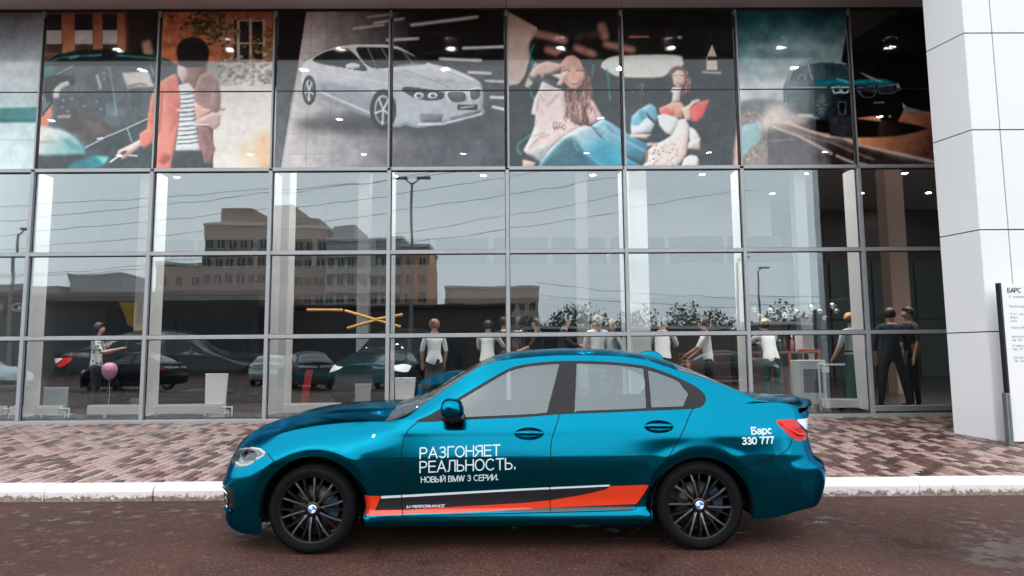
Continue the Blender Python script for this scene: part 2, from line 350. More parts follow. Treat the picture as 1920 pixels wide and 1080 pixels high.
# soffit above, in panels, and the fascia in front of it
SD = 1.95
for k in range(K0, K1):
    x0, x1 = S0+k*SP, S0+(k+1)*SP
    bpart('soffit_panel', MB().box(x0+.006, x1-.006, D-SD, D-.04, 7.66, 7.70), M_SOFF)
bpart('soffit_backing', MB().box(S0+K0*SP, S0+K1*SP, D-SD+.02, D+.3, 7.703, 7.85), M_GASK)
bpart('head_strip', MB().box(S0+K0*SP, S0+K1*SP, D-.038, D+.05, 7.622, 7.657), M_GASK)
bpart('fascia', MB().box(S0+K0*SP, S0+K1*SP, D-SD-.12, D-SD-.004, 7.64, 10.4), M_CLAD)
# interior shell
XL, XR, YB, FZ, CZ = S0+K0*SP, 22.0, 30.0, .42, 7.30
M_FLOOR = grain('showroom_floor', (.055, .047, .045), .12, 1.5, .25, .0)
M_DARKW = grain('dark_wall', (.045, .035, .032), .2, 2, .6, .0)
M_WOOD = grain('brown_wall', (.20, .125, .10), .15, 2, .5, .0)
M_WALLW = grain('upper_wall', (.50, .50, .51), .04, 1, .7, .0)
box('showroom_floor', XL, XR, D+.07, YB, .20, FZ, M_FLOOR, kind='structure')
box('ceiling', XL, XR, D+.06, YB, CZ, CZ+.3, M_CEIL, kind='structure')
bpart('end_wall', MB().box(XL-.2, XL, D+.1, YB, .2, 7.6), M_WALLW); bpart('end_wall', MB().box(XR, XR+.2, D+.1, YB, .2, 7.6), M_WALLW)
bpart('back_wall', MB().box(XL, XR, YB, YB+.2, .2, 7.6), M_WALLW)
# mezzanine along the back: pale edge, dark rooms under it, glazed gallery over it
MY = 21.0
M_MEZ = grain('mezzanine_grey', (.34, .33, .33), .05, 1, .6, .0); bpart('mezzanine', MB().box(XL, 9.6, MY, YB-.01, 3.25, 3.75), M_MEZ)
bpart('mezzanine_parapet', MB().box(XL, 9.6, MY-.06, MY-.003, 3.22, 4.30), M_MEZ)
bpart('back_room_wall', MB().box(XL, 3.2, MY+3.2, MY+3.4, FZ, 3.245), M_DARKW)
bpart('back_room_wall', MB().box(3.21, 9.6, MY+2.2, MY+2.4, FZ, 3.245), M_WOOD)
bpart('gallery_wall', MB().box(XL, 9.6, MY+2.6, MY+2.7, 3.76, CZ-.01), M_WALLW)
M_GALG = mat('gallery_glazing', (.06, .085, .09), .45, spec=.3)
for i in range(11):
    x = -13+2.1*i; bpart('gallery_window', MB().box(x, x+1.9, MY+2.54, MY+2.595, 4.0, 5.6), M_GALG)
for x in (-11.2, -4.4, 2.4, 9.3): bpart('gallery_column', MB().box(x-.18, x+.18, MY-.5, MY-.14, FZ, CZ-.005), M_WHITE)
# dark glazed end of the hall on the right
for i in range(7):
    x = 9.7+1.75*i
    for (a, b_) in ((FZ+.02, 2.7), (2.8, 5.1)):
        bpart('hall_window', MB().box(x+.05, x+1.7, 26.9, 26.95, a, b_), M_GALG)
bpart('hall_wall', MB().box(9.62, XR, 27.0, 27.2, FZ, CZ-.01), M_DARKW)
M_BEAM = grain('tan_column', (.45, .30, .24), .05, 1, .6, .0)
bpart('hall_column', MB().box(9.6, 10.05, 16.4, 16.8, FZ, CZ-.004), M_BEAM)
# white columns just behind the glass
for x in (-4.14, 2.47): bpart('front_column', MB().box(x-.17, x+.17, 12.15, 12.5, FZ, CZ-.004), M_WHITE, bevel=.012)
bpart('floor_edge', MB().box(6.36, 8.6, D+.075, D+.13, .394, .515), M_WHITE)
# downlights, then an added row of fill lamps
M_LAMP = mat('lamp_glow', (1, 1, 1), .5, emit=(1, .95, .88), es=70); M_FILL_LAMP = mat('fill_lamp_glow', (1, 1, 1), .5, emit=(1, .97, .93), es=1500)
M_RING = mat('lamp_ring', (.8, .8, .8), .4)
mb = MB(); mb.lathe([(.10, 0), (.085, 0)], 20, mi=1); lampm = mb
def lamp_mesh():
    a = MB(); a.lathe([(.105, .0), (.105, -.012), (.09, -.012), (.09, -.004)], 20); ring = a.mesh('trim_ring', M_RING)
    b2 = MB(); b2.lathe([(.0005, -.006), (.089, -.006)], 20); return ring, b2.mesh('lens', M_LAMP)
RINGM, LENSM = lamp_mesh()
LX = [-11.2, -7.4, -4.1, -1.2, 2.4, 6.0, 9.4, 12.7, 15.2]
for Y in (13.2, 16.1, 19.0, 21.4, 24.1, 25.8):
    for i, x in enumerate(LX):
        if Y in (16.1, 25.8) and i % 2: continue
        e = empty('ceiling_light', (x+(.5 if Y > 21 else 0), Y, CZ-.001), 0, 'round recessed ceiling downlight glowing behind the showroom glass', 'ceiling light', 'ceiling downlights')
        put('trim_ring', RINGM, e); put('lens', LENSM, e)
a_ = MB(); a_.lathe([(.115, 0), (.115, -.17), (.098, -.17), (.098, -.02)], 20); FILL_CANM = a_.mesh('can', M_RING); a_ = MB(); a_.lathe([(.0005, -.022), (.097, -.022)], 20); FILL_LENSM = a_.mesh('lens', M_FILL_LAMP)
for k in range(K0, K1-1):
    e = empty('ceiling_light', (S0+(k+.5)*SP, 11.98, CZ-.001), 0, 'added can fill lamp, unseen behind the printed window films', 'ceiling light', 'added fill lamps along the glass'); put('can', FILL_CANM, e); put('lens', FILL_LENSM, e)  # added fill row, out of sight behind the films, brightens fins, columns and shirts
# ================================================================ white portal at the right and its sign
por = empty('portal_wall', (6.4, 9.08, .2), label='tall white panel-clad portal wall at the end of the glass front', cat='wall')
def ppart(name, mb, m, **k):
    o = mb.build(name, m, **k); o.parent = por; o.matrix_parent_inverse = Matrix.Translation((-6.4, -9.08, -.2)); return o
zj = [.17, 1.70, 3.115, 4.545, 5.972, 7.4, 8.85, 10.4]; xj = [6.60, 7.0, 8.45, 9.9, 11.35, 13.0]
for i in range(7):
    z0, z1 = zj[i]+.008, zj[i+1]-.008
    for j in range(5):
        ppart('front_panel', MB().box(xj[j]+(.007 if j else .001), xj[j+1]-.007, 9.08, 9.11, z0, z1), M_CLAD, bevel=.004)
    q = [(6.425, 9.67), (6.592, 9.083), (6.62, 9.10), (6.455, 9.68)]
    v = [(x, y, z) for z in (z0, z1) for x, y in q]
    ppart('return_panel', MB().add(v, [(0, 3, 2, 1), (4, 5, 6, 7), (0, 1, 5, 4), (1, 2, 6, 5), (2, 3, 7, 6), (3, 0, 4, 7)]), M_CLAD)
ppart('core', MB().add([(6.44, 9.68, .2), (6.61, 9.115, .2), (13, 9.115, .2), (13, 9.68, .2), (6.44, 9.68, 10.4), (6.61, 9.115, 10.4), (13, 9.115, 10.4), (13, 9.68, 10.4)], [(0, 3, 2, 1), (4, 5, 6, 7), (0, 1, 5, 4), (1, 2, 6, 5), (2, 3, 7, 6), (3, 0, 4, 7)]), M_GASK)
ppart('rear_panel', MB().box(6.47, 13, 9.685, 9.70, .22, 10.4), grain('rear_cladding', (.30, .29, .29), .05, 1, .6, .0))
sg = empty('sign_board', (6.60, 8.79, walk_z(8.79)), label='white information board reading БАРС on a steel post in front of the portal wall', cat='sign')
zb = walk_z(8.79)
M_SIGN = grain('sign_white', (.82, .82, .83), .01, 1, .35, .0); M_BLK = mat('black_edge', (.01, .01, .012), .4); M_STEEL = grain('brushed_steel', (.30, .33, .36), .1, 4, .3, .0, metal=.8)
box('panel', .014, 1.0, 0, .06, .03, 2.10, M_SIGN, sg, bevel=.004); box('edge', -.012, .0135, -.006, .07, .06, 2.115, M_BLK, sg)
for dx in (-.060, -.030): box('post', dx, dx+.026, -.03, .05, .0, .66, M_STEEL, sg, bevel=.006)
box('foot', -.075, .03, -.05, .08, .0, .014, M_STEEL, sg)
M_INK = mat('black_ink', (.015, .015, .018), .5); M_GREY = mat('grey_ink', (.28, .28, .29), .5)
def flat_text(txt, x, z, h, m, parent, y=-.0025, **k):
    mb = MB()
    for i, q in enumerate(lettering(txt, x, z, h, **k)): mb.add([(p, y-.00004*i, r) for p, r in q], [(0, 1, 2, 3)])
    return mb.build('lettering', m, parent)
flat_text('БАРС', .095, 1.985, .058, M_INK, sg, sw=.17)
def font_text(txt, x, z, h, m, parent):
    c = bpy.data.curves.new('t', 'FONT'); c.body = txt; c.size = h/.72; o = bpy.data.objects.new('t', c); COL.objects.link(o)
    me = bpy.data.meshes.new_from_object(o.evaluated_get(bpy.context.evaluated_depsgraph_get())); bpy.data.objects.remove(o)
    me.transform(Matrix.Translation((x, -.0025, z)) @ Matrix.Rotation(R(90), 4, 'X')); me.materials.clear(); me.materials.append(m)
    return put('lettering', me, parent)
for txt, z in (('Официальный дилер', 1.915), ('Волгоград', 1.785), ('Телефон', 1.685), ('Факс', 1.64), ('www', 1.595), ('Часы работы', 1.505), ('Автосалон', 1.385), ('Пн - Вс', 1.34), ('Сервис', 1.265), ('Пн - Пт', 1.22), ('Автомойка', 1.11), ('Пн - Вс', 1.065)):
    font_text(txt, .10, z, .030, M_GREY, sg)
# ================================================================ the blue saloon
def paint(name, c, rough=.32, metal=.55):
    m = mat(name, c, rough, metal, coat=.06, coatr=.01); N, L, b = nodes(m)
    n = noise(N, 900, 2, .5, 'Object', L); r = ramp(N, L, n.outputs[0], [(.35, tuple(x*.85 for x in c)), (.65, tuple(min(1, x*1.15) for x in c))])
    L.new(r.outputs[0], b.inputs['Base Color']); b.inputs['Specular Tint'].default_value = (*[min(1, .1+2.2*x) for x in c], 1); return m
M_BLUE = paint('blue_paint', (.0005, .160, .250), .15, 1.0)
M_TRIM = mat('black_gloss_trim', (.012, .012, .014), .28, spec=.22)
M_RUB = grain('black_rubber', (.005, .005, .0055), .2, 12, .75, .1, spec=.12)
M_GAPM = mat('shut_line', (.004, .006, .008), .8)
M_RED = mat('orange_red_film', (.78, .045, .012), .28, coat=.5)
M_BLACKF = mat('black_film', (.012, .014, .018), .3, coat=.6)
M_WHITEF = mat('white_film', (.72, .80, .84), .35)
M_CARGL = glass_mat('car_glass', .10, (.70, .75, .76), 0)
M_SCREEN = glass_mat('windscreen_glass', .16, (.55, .60, .60), 0)
M_LENS = glass_mat('lamp_cover', .03, (.93, .95, .97), 0)
M_CHROME = mat('chrome', (.75, .77, .8), .12, 1.0)
M_LED = mat('lamp_reflector', (.72, .75, .80), .18, .85)
M_WHL = mat('lamp_white', (.85, .87, .9), .3)
M_TAIL = mat('red_lens', (.60, .010, .008), .22, spec=.35)
M_SEAT = grain('seat_fabric', (.035, .035, .038), .2, 20, .8)
M_HUB = mat('wheel_black', (.006, .006, .007), .3, .2, coat=.15)
M_EDGE = mat('machined_edge', (.22, .23, .25), .3, .9)
M_IRON = grain('brake_disc', (.10, .095, .09), .2, 20, .45, .0, metal=.6)
M_CAL = mat('blue_caliper', (.004, .04, .08), .4)
HW = .9135
# --- key curves, metres, x from mid wheelbase (nose at -x)
ZT = [(-2.40, .700), (-2.15, .722), (-2.05, .742), (-1.98, .757), (-1.893, .778), (-1.706, .856), (-1.473, .905), (-1.239, .927), (-.968, .940), (-.80, .940), (-.664, .938), (.127, .965), (.414, .983), (1.078, 1.003), (1.416, 1.014), (1.65, 1.026), (1.9, 1.050), (2.05, 1.056), (2.25, 1.035), (2.40, .995), (2.70, .955)]
ZB = [(-2.4, .165), (-2.1, .15), (-1.93, .125), (-1.8, .13), (-1.04, .190), (1.06, .190), (1.8, .205), (2.02, .223), (2.24, .262), (2.45, .265), (2.7, .27)]
PROF = [(.08, .80), (.14, .835), (.19, .868), (.235, .893), (.275, .888), (.31, .866), (.36, .868), (.45, .884), (.56, .8985), (.64, .9066), (.675, .9085), (.70, .9055), (.80, .8905), (.845, .8835), (.872, .880), (.90, .870), (.96, .845), (1.06, .80)]
PROFB = [(.08, .79), (.15, .815), (.2, .832), (.30, .860), (.42, .884), (.55, .900), (.64, .9066), (.675, .9085), (.70, .9055), (.80, .8905), (.845, .8835), (.872, .880), (.90, .870), (.96, .845), (1.06, .80)]
RAIL = [(-.93, .9405), (-.86, .951), (-.79, .976), (-.718, 1.010), (-.471, 1.170), (-.147, 1.366), (-.04, 1.391), (.10, 1.409), (.506, 1.430), (.85, 1.422), (1.07, 1.396), (1.314, 1.318), (1.625, 1.215), (1.90, 1.105), (2.0, 1.066), (2.04, 1.0565)]
RAILW = [(-.93, .795), (-.79, .785), (-.6, .745), (-.147, .645), (.1, .612), (.506, .600), (1.07, .605), (1.4, .635), (1.75, .690), (2.04, .745)]
def z_top(x): return interp(x, ZT)
def flare(x, z):
    f = 0
    for cx, cz, r in ((-1.428, .322, .385), (1.440, .300, .376)):
        d = np.hypot(x-cx, z-cz); f = f - .020*np.clip(1-(d-r)/.058, 0, 1)**1.0 + .006*np.exp(-((d-r-.06)/.05)**2)
    return f
def side_w(x, z):
    """half width of the lower body at x, height z (before nose and tail rounding)"""
    x = np.asarray(x, float); z = np.asarray(z, float); zt = z_top(x)
    be = np.clip((np.abs(x-.03)-1.10)/.25, 0, 1); wv = interp(z, PROF)*(1-be)+interp(z, PROFB)*be
    fr = np.clip((-.70-x)/.5, 0, 1); rr = np.clip((x-1.5)/.5, 0, 1)      # front wing, rear quarter
    h = .15+.11*fr; q = np.clip((z-(zt-h))/h, 0, 1)
    top = .150*fr*fr*(3-2*fr)*q**2.2 + .055*rr*rr*(3-2*rr)*q**2
    wing = .0*fr*np.exp(-((z-.80)/.07)**2)*np.exp(-((x+1.3)/.45)**2)
    hip = .018*np.exp(-((x-1.5)/.5)**2)*np.exp(-((z-.84)/.10)**2)
    waist = -.006*np.exp(-((x-.1)/.9)**2)*np.exp(-((z-.45)/.1)**2)
    return wv - top + wing + hip + waist + flare(x, z)
NOSE = [(.10, 2.225), (.15, 2.250), (.20, 2.268), (.26, 2.262), (.33, 2.285), (.43, 2.292), (.53, 2.262), (.65, 2.228), (.72, 2.205), (.80, 2.19)]
TAIL = [(.18, 2.48), (.25, 2.53), (.35, 2.575), (.46, 2.595), (.56, 2.585), (.60, 2.545), (.63, 2.50), (.72, 2.465), (.80, 2.455), (.90, 2.468), (.955, 2.50), (1.0, 2.50)]
XF, XRR = -1.76, 1.80
def plan(s, z):
    """point of the wrapped lower body: s<0 nose corner, 0..1 side, >1 tail corner"""
    s = np.asarray(s, float); z = np.asarray(z, float)
    t = np.clip(-s, 0, 1)*math.pi/2; a = interp(z, NOSE)+XF; n = 2/2.55
    xf = XF - a*np.sin(t)**n; wf = np.cos(t)**n
    u = np.clip(s-1, 0, 1)*math.pi/2; b_ = interp(z, TAIL)-XRR; m_ = 2/2.9
    xr = XRR + b_*np.sin(u)**m_; wr = np.cos(u)**m_
    x = np.where(s < 0, xf, np.where(s > 1, xr, XF+(XRR-XF)*np.clip(s, 0, 1)))
    return x, side_w(x, z)*np.where(s < 0, wf, np.where(s > 1, wr, 1))
def sdist(P, poly, closed=True):
    """distance to a polygon outline in the plane, negative inside when closed"""
    A = np.array(poly, float); B = np.roll(A, -1, 0) if closed else A[1:]
    if not closed: A = A[:-1]
    d = np.full(len(P), 9.)
    ins = np.zeros(len(P), bool)
    for a, b in zip(A, B):
        e = b-a; t = np.clip(((P-a)@e)/max(e@e, 1e-12), 0, 1); d = np.minimum(d, np.hypot(*(P-a-t[:, None]*e).T))
        if closed:
            c = ((a[1] > P[:, 1]) != (b[1] > P[:, 1])) & (P[:, 0] < (b[0]-a[0])*(P[:, 1]-a[1])/((b[1]-a[1]) or 1e-12)+a[0]); ins ^= c
    return np.where(ins, -d, d) if closed else d
def smooth_poly(pts, n=6, closed=True):
    P = [Vector((*p, 0)) for p in pts]; out = []; L_ = len(P)
    for i in range(L_ if closed else L_-1):
        p0, p1, p2, p3 = [P[(i+k) % L_] if closed else P[min(max(i+k, 0), L_-1)] for k in (-1, 0, 1, 2)]
        for k in range(n):
            t = k/n; q = .5*((2*p1)+(-p0+p2)*t+(2*p0-5*p1+4*p2-p3)*t*t+(-p0+3*p1-3*p2+p3)*t**3); out.append((q.x, q.y))
    if not closed: out.append(tuple(pts[-1]))
    return out
def cut(bm, fn, eps=2e-4):
    bm.verts.ensure_lookup_table()
    P = np.array([v.co for v in bm.verts]); V = fn(P); V[np.abs(V) < eps] = 0
    bm.verts.index_update(); nv = [v for v in bm.verts if V[v.index] == 0]
    for e in [e for e in bm.edges if V[e.verts[0].index]*V[e.verts[1].index] < 0]:
        a, b = e.verts; t = V[a.index]/(V[a.index]-V[b.index]); _, v = bmesh.utils.edge_split(e, a, t); nv.append(v)
    if nv: bmesh.ops.connect_verts(bm, verts=nv, check_degenerate=True)
# --- side surface grid (near side, y = -w)
SS = np.concatenate([-np.linspace(1, 0, 46)[:-1]**1.0, np.linspace(0, 1, 251), 1+np.linspace(0, 1, 46)[1:]])
NV, NG = 54, 26
def side_surface():
    n = len(SS); rows = []
    v01 = np.linspace(0, 1, NV)
    xs0 = plan(SS, np.full(n, .6))[0]
    zb, zt = interp(xs0, ZB), z_top(xs0)
    for v in v01:
        z = zb+(zt-zb)*v; x, wv = plan(SS, z); rows.append(np.stack([x, -wv, z], 1))
    belt = rows[-1]; x = belt[:, 0]
    zr = np.where((x > -.93) & (x < 2.04), np.maximum(interp(x, RAIL), belt[:, 2]), belt[:, 2]); wr = np.minimum(interp(x, RAILW), -belt[:, 1])
    wr = np.where(zr > belt[:, 2]+1e-6, wr, -belt[:, 1])
    blend = np.clip((zr-belt[:, 2])/.04, 0, 1); wr = -belt[:, 1]*(1-blend)+wr*blend
    for k in range(1, NG+1):
        t = k/NG; bul = .016*np.sin(math.pi*t)*blend
        rows.append(np.stack([x, -(-belt[:, 1]*(1-t)+wr*t+bul), belt[:, 2]*(1-t)+zr*t], 1))
    G = np.array(rows); bm = bmesh.new(); grid = [[None]*n for _ in G]
    for j in range(len(G)):
        for i in range(n):
            if j >= NV and G[j, i, 2]-G[NV-1, i, 2] < 1e-4: grid[j][i] = grid[NV-1][i]
            else: grid[j][i] = bm.verts.new(G[j, i])
    for j in range(len(G)-1):
        for i in range(n-1):
            q = [grid[j][i], grid[j][i+1], grid[j+1][i+1], grid[j+1][i]]; u = list(dict.fromkeys(q))
            if len(u) >= 3:
                try: bm.faces.new(u)
                except ValueError: pass
    return bm, G[-1], G[NV-1]
bmS, RAILC, BELTC = side_surface()
C2 = lambda P: P[:, [0, 2]]
ARCH = ((-1.424, .322, .385), (1.444, .300, .376))
DLO = smooth_poly([(-.664, .943), (-.3, .956), (.127, .970), (.414, .988), (.8, .999), (1.078, 1.008), (1.3, 1.014), (1.42, 1.020), (1.49, 1.037), (1.530, 1.092), (1.508, 1.150), (1.43, 1.208), (1.279, 1.282), (1.151, 1.328), (1.055, 1.350), (.823, 1.376), (.499, 1.387), (.252, 1.375), (.08, 1.348), (-.03, 1.303), (-.206, 1.204), (-.366, 1.112), (-.559, 1.000)], 4)
def f_dlo(P): return np.maximum(sdist(C2(P), DLO), (P[:, 2]-1.6))
def half(p, q):
    """signed distance to a line, negative to the left of p->q seen with x right, z up"""
    dx, dz = q[0]-p[0], q[1]-p[1]; l = math.hypot(dx, dz); return lambda P: ((P[:, 0]-p[0])*dz-(P[:, 2]-p[1])*dx)/l
TRIMW = .020
def f_win(k):
    din = lambda P: f_dlo(P)+TRIMW
    bl, br = half((.305, .991), (.423, 1.360)), half((.517, .998), (.559, 1.359))
    ql, qr = half((1.062, 1.017), (1.083, 1.318)), half((1.101, 1.016), (1.117, 1.318))
    if k == 0: return lambda P: np.maximum.reduce([din(P), bl(P), -half((-.40, .94), (-.335, 1.15))(P)])
    if k == 1: return lambda P: np.maximum.reduce([din(P), -br(P), ql(P)])
    e1, e2 = half((1.325, 1.01), (1.400, 1.13)), half((1.400, 1.13), (1.330, 1.25))
    return lambda P: np.maximum.reduce([din(P)+.004, -qr(P), e1(P), e2(P)])
near_side = lambda P: P[:, 1] < -.40
HEAD = [(-2.15, .716), (-2.06, .736), (-1.98, .750), (-1.925, .757), (-1.84, .754), (-1.762, .722), (-1.815, .695), (-1.885, .650), (-1.93, .626), (-1.975, .614), (-2.04, .617), (-2.10, .635), (-2.15, .672)]
TAILP = smooth_poly([(2.030, .925), (2.115, .935), (2.20, .930), (2.225, .893), (2.30, .833), (2.33, .80), (2.30, .775), (2.223, .772), (2.150, .795), (2.085, .855)], 4)
TAILW = [(2.215, .93), (2.52, .925), (2.52, .842), (2.34, .838), (2.30, .855), (2.235, .905)]
INTK = smooth_poly([(-2.33, .462), (-2.20, .460), (-2.035, .470), (-2.018, .40), (-2.022, .31), (-2.07, .278), (-2.33, .272)], 3)
def f_poly(poly, wmin=.3): return lambda P: np.where(P[:, 1] < -wmin, sdist(C2(P), poly), .05)
def f_arch(k):
    cx, cz, r = ARCH[k]; return lambda P: np.where(P[:, 1] < -.3, np.where(P[:, 2] > cz-.02, np.hypot(P[:, 0]-cx, P[:, 2]-cz)-r, np.maximum(np.abs(P[:, 0]-cx)-r, P[:, 2]-cz)), .3)
SEAMS = [smooth_poly([(-.749, .200), (-.762, .271), (-.771, .45), (-.771, .688), (-.760, .808), (-.729, .880), (-.664, .940)], 5, False),
         smooth_poly([(.404, .985), (.372, .90), (.337, .798), (.323, .62), (.322, .40), (.322, .291)], 5, False),
         smooth_poly([(1.432, 1.03), (1.392, .99), (1.307, .852), (1.223, .716), (1.10, .555), (1.060, .479), (1.00, .385), (.948, .320), (.90, .293), (.322, .283), (-.3, .276), (-.762, .271)], 5, False),
         smooth_poly([(1.720, .590), (1.927, .652), (2.069, .704), (2.12, .745), (2.150, .80)], 5, False),
         smooth_poly([(-1.66, .62), (-1.70, .67), (-1.762, .722)], 4, False),
         smooth_poly([(-.04, 1.301), (.02, 1.37), (.07, 1.41)], 2, False)][:5]
GW = .0034
STRIPE_RED = [(-1.075, .418), (-.920, .411), (-.968, .309), (-.748, .310), (.120, .349), (.322, .366), (.536, .400), (.65, .423), (.737, .444), (.767, .467), (1.056, .476), (1.02, .405), (.958, .335), (.322, .313), (.002, .301), (-.201, .292), (-.747, .281), (-1.075, .274)]
STRIPE_BLK = [(-.918, .391), (-.4, .415), (.120, .4405), (.5, .457), (.752, .4635), (.737, .444), (.65, .423), (.536, .400), (.322, .366), (.120, .349), (-.748, .310), (-.968, .309)]
STRIPE_BLK2 = [(.02, .3005), (.322, .3125), (.958, .3345), (.935, .305), (.9, .2985), (.322, .289), (-.1, .288)]
STRIPE_WHT = [(-.92, .411), (.120, .4560), (.767, .479), (.752, .4655), (.120, .4415), (-.92, .3925)]
HANDLES = ((.172, .852), (1.139, .895))
def f_handle(k):
    hx, hz = HANDLES[k]; return lambda P: np.where(P[:, 1] < -.4, (np.hypot((P[:, 0]-hx)/.108, (P[:, 2]-hz)/.046)-1)*.046, .05)
FUN = {'arch0': f_arch(0), 'arch1': f_arch(1), 'dlo': f_dlo, 'win0': f_win(0), 'win1': f_win(1), 'win2': f_win(2), 'head': f_poly(HEAD), 'tail': f_poly(TAILP), 'tailw': f_poly(TAILW, .05), 'intake': f_poly(INTK, .35),
       'red': f_poly(STRIPE_RED, .6), 'blk': f_poly(STRIPE_BLK, .6), 'blk2': f_poly(STRIPE_BLK2, .6), 'wht': f_poly(STRIPE_WHT, .6), 'h0': f_handle(0), 'h1': f_handle(1)}
def signed_line(S):
    A = np.array(S, float)
    def f(P):
        Q = C2(P); best = np.full(len(Q), 9.); sg = np.ones(len(Q))
        for a, b in zip(A[:-1], A[1:]):
            e = b-a; t = ((Q-a)@e)/(e@e); tc = np.clip(t, 0, 1); r = Q-a-tc[:, None]*e; d = np.hypot(*r.T); c = e[0]*r[:, 1]-e[1]*r[:, 0]
            m_ = d < best; best = np.where(m_, d, best); sg = np.where(m_, np.sign(c), sg)
        return np.where((P[:, 1] < -.3) & (best < .2), best*sg, .2)
    return f
for i, s_ in enumerate(SEAMS):
    FUN['seam%d' % i] = (lambda S: lambda P: np.where(P[:, 1] < -.3, sdist(C2(P), S, False)-GW, .05))(s_)
    sl_ = signed_line(s_); cut(bmS, (lambda q: lambda P: q(P)-GW)(sl_)); cut(bmS, (lambda q: lambda P: q(P)+GW)(sl_))
for q_ in (STRIPE_WHT[:3], STRIPE_WHT[3:], STRIPE_BLK2[:3], [(-1.075, .274), (-.747, .281), (-.201, .292), (.02, .3005)]): cut(bmS, signed_line(q_))
for key in ('arch0', 'arch1', 'dlo', 'win0', 'win1', 'win2', 'head', 'tail', 'tailw', 'intake', 'red', 'blk', 'blk2', 'wht', 'h0', 'h1'): cut(bmS, FUN[key])
bmS.normal_update()
# --- sort the faces into parts
def centroid(bm): return np.array([f.calc_center_median() for f in bm.faces])
CP = centroid(bmS); VAL = {k: f(CP) < 0 for k, f in FUN.items()}
def classify(i, x, w_, z):
    g = lambda k: VAL[k][i]
    if g('arch0') or g('arch1'): return None
    if g('win0'): return 'front_side_window'
    if g('win1'): return 'rear_side_window'
    if g('win2'): return 'quarter_window'
    if g('dlo'):
        for q in range(3):
            if VAL['seam%d' % q][i]: return 'shut_lines'
        return 'window_trim'
    for q in range(len(SEAMS)):
        if VAL['seam%d' % q][i]: return 'shut_lines'
    if g('h0'): return 'front_door_handle_cup'
    if g('h1'): return 'rear_door_handle_cup'
    if g('head'): return 'headlight_lens'
    if g('tail'): return 'tail_light'
    if g('tailw'): return 'tail_light_clear'
    if g('intake'): return 'air_intake'
    if g('wht'): return 'white_pinstripe'
    if g('blk') or g('blk2'): return 'black_stripe'
    if g('red'): return 'red_stripe'
    s1 = -.771 if z < .75 else -.771+.45*(z-.75)
    if x < -1.66 and (x < -1.66-1.28*max(0, z-.64) or z < .64): return 'front_bumper'
    bx = np.interp(x, [1.69, 1.72, 1.927, 2.069, 2.15], [.585, .590, .652, .704, .80])
    if x > 1.70 and (z < bx or x > 2.15): return 'rear_bumper' if not (x > 2.15 and z > .80) else 'boot_face'
    zs = np.interp(x, [-.762, .322, .90, .948, 1.0], [.271, .283, .293, .320, .385])
    if -1.1 < x < 1.15 and z < zs and abs(x) < 1.1: return 'side_sill'
    fx = float(np.interp(z, [.27, .45, .688, .808, .88, .94, 1.02], [-.762, -.771, -.771, -.760, -.729, -.664, -.60]))
    bxx = float(np.interp(z, [.29, .40, .62, .798, .90, .985, 1.3], [.322, .322, .323, .337, .372, .404, .50]))
    rx = float(np.interp(z, [.29, .32, .385, .479, .555, .716, .852, .99, 1.03], [.90, .948, 1.0, 1.06, 1.10, 1.223, 1.307, 1.392, 1.432]))
    belt = float(z_top(x))
    if z > belt+.004 and (-.72 < x): return 'roof_side' 
    if x < fx: return 'front_wing'
    if x < bxx: return 'front_door'
    if x < rx: return 'rear_door'
    return 'rear_quarter'
PARTS = {}
for i, f in enumerate(bmS.faces):
    k = classify(i, CP[i, 0], -CP[i, 1], CP[i, 2])
    if k: PARTS.setdefault(k, []).append(f)
PMAT = dict(front_side_window=M_CARGL, rear_side_window=M_CARGL, quarter_window=M_CARGL, window_trim=M_TRIM, shut_lines=M_GAPM, headlight_lens=M_LENS, tail_light=M_TAIL, tail_light_clear=M_WHL, air_intake=M_TRIM,
            white_pinstripe=M_WHITEF, black_stripe=M_BLACKF, red_stripe=M_RED)
car = empty('car', (-.004, 5.9135, 0), .0, 'bright blue saloon car with orange-red side stripe and white lettering, parked at the kerb', 'car')
def mesh_from_faces(name, faces, m, mirror=False, push=0.):
    vs, idx, fs, nr = [], {}, [], []
    for f in faces:
        q = []
        for v in f.verts:
            if v not in idx:
                idx[v] = len(vs); n = v.normal.copy(); c = v.co - n*push
                if mirror: c = Vector((c.x, -c.y, c.z)); n.y = -n.y
                vs.append(c); nr.append(n)
            q.append(idx[v])
        fs.append(q[::-1] if mirror else q)
    me = bpy.data.meshes.new(name); me.from_pydata(vs, [], fs); me.materials.append(m)
    me.polygons.foreach_set('use_smooth', [True]*len(fs)); me.normals_split_custom_set_from_vertices([tuple(n) for n in nr]); me.update(); return me
# outward normals on the near side
avg = sum((f.normal.y for f in bmS.faces))
if avg > 0: bmesh.ops.reverse_faces(bmS, faces=bmS.faces[:]); bmS.normal_update()
DISPLAY = dict(front_side_window='side_window', rear_side_window='side_window', quarter_window='side_window')
made = {}
for k, fs in PARTS.items():
    if k.endswith('handle_cup'): continue
    for mir in (False, True):
        if mir and k in ('white_pinstripe', 'black_stripe', 'red_stripe') and False: continue
        me = mesh_from_faces(k, fs, PMAT.get(k, M_BLUE), mir, .006 if k == 'shut_lines' else (.012 if k == 'air_intake' else (.003 if 'window' in k and k != 'window_trim' else 0)))
        o = put(DISPLAY.get(k, k), me, car); made[(k, mir)] = o
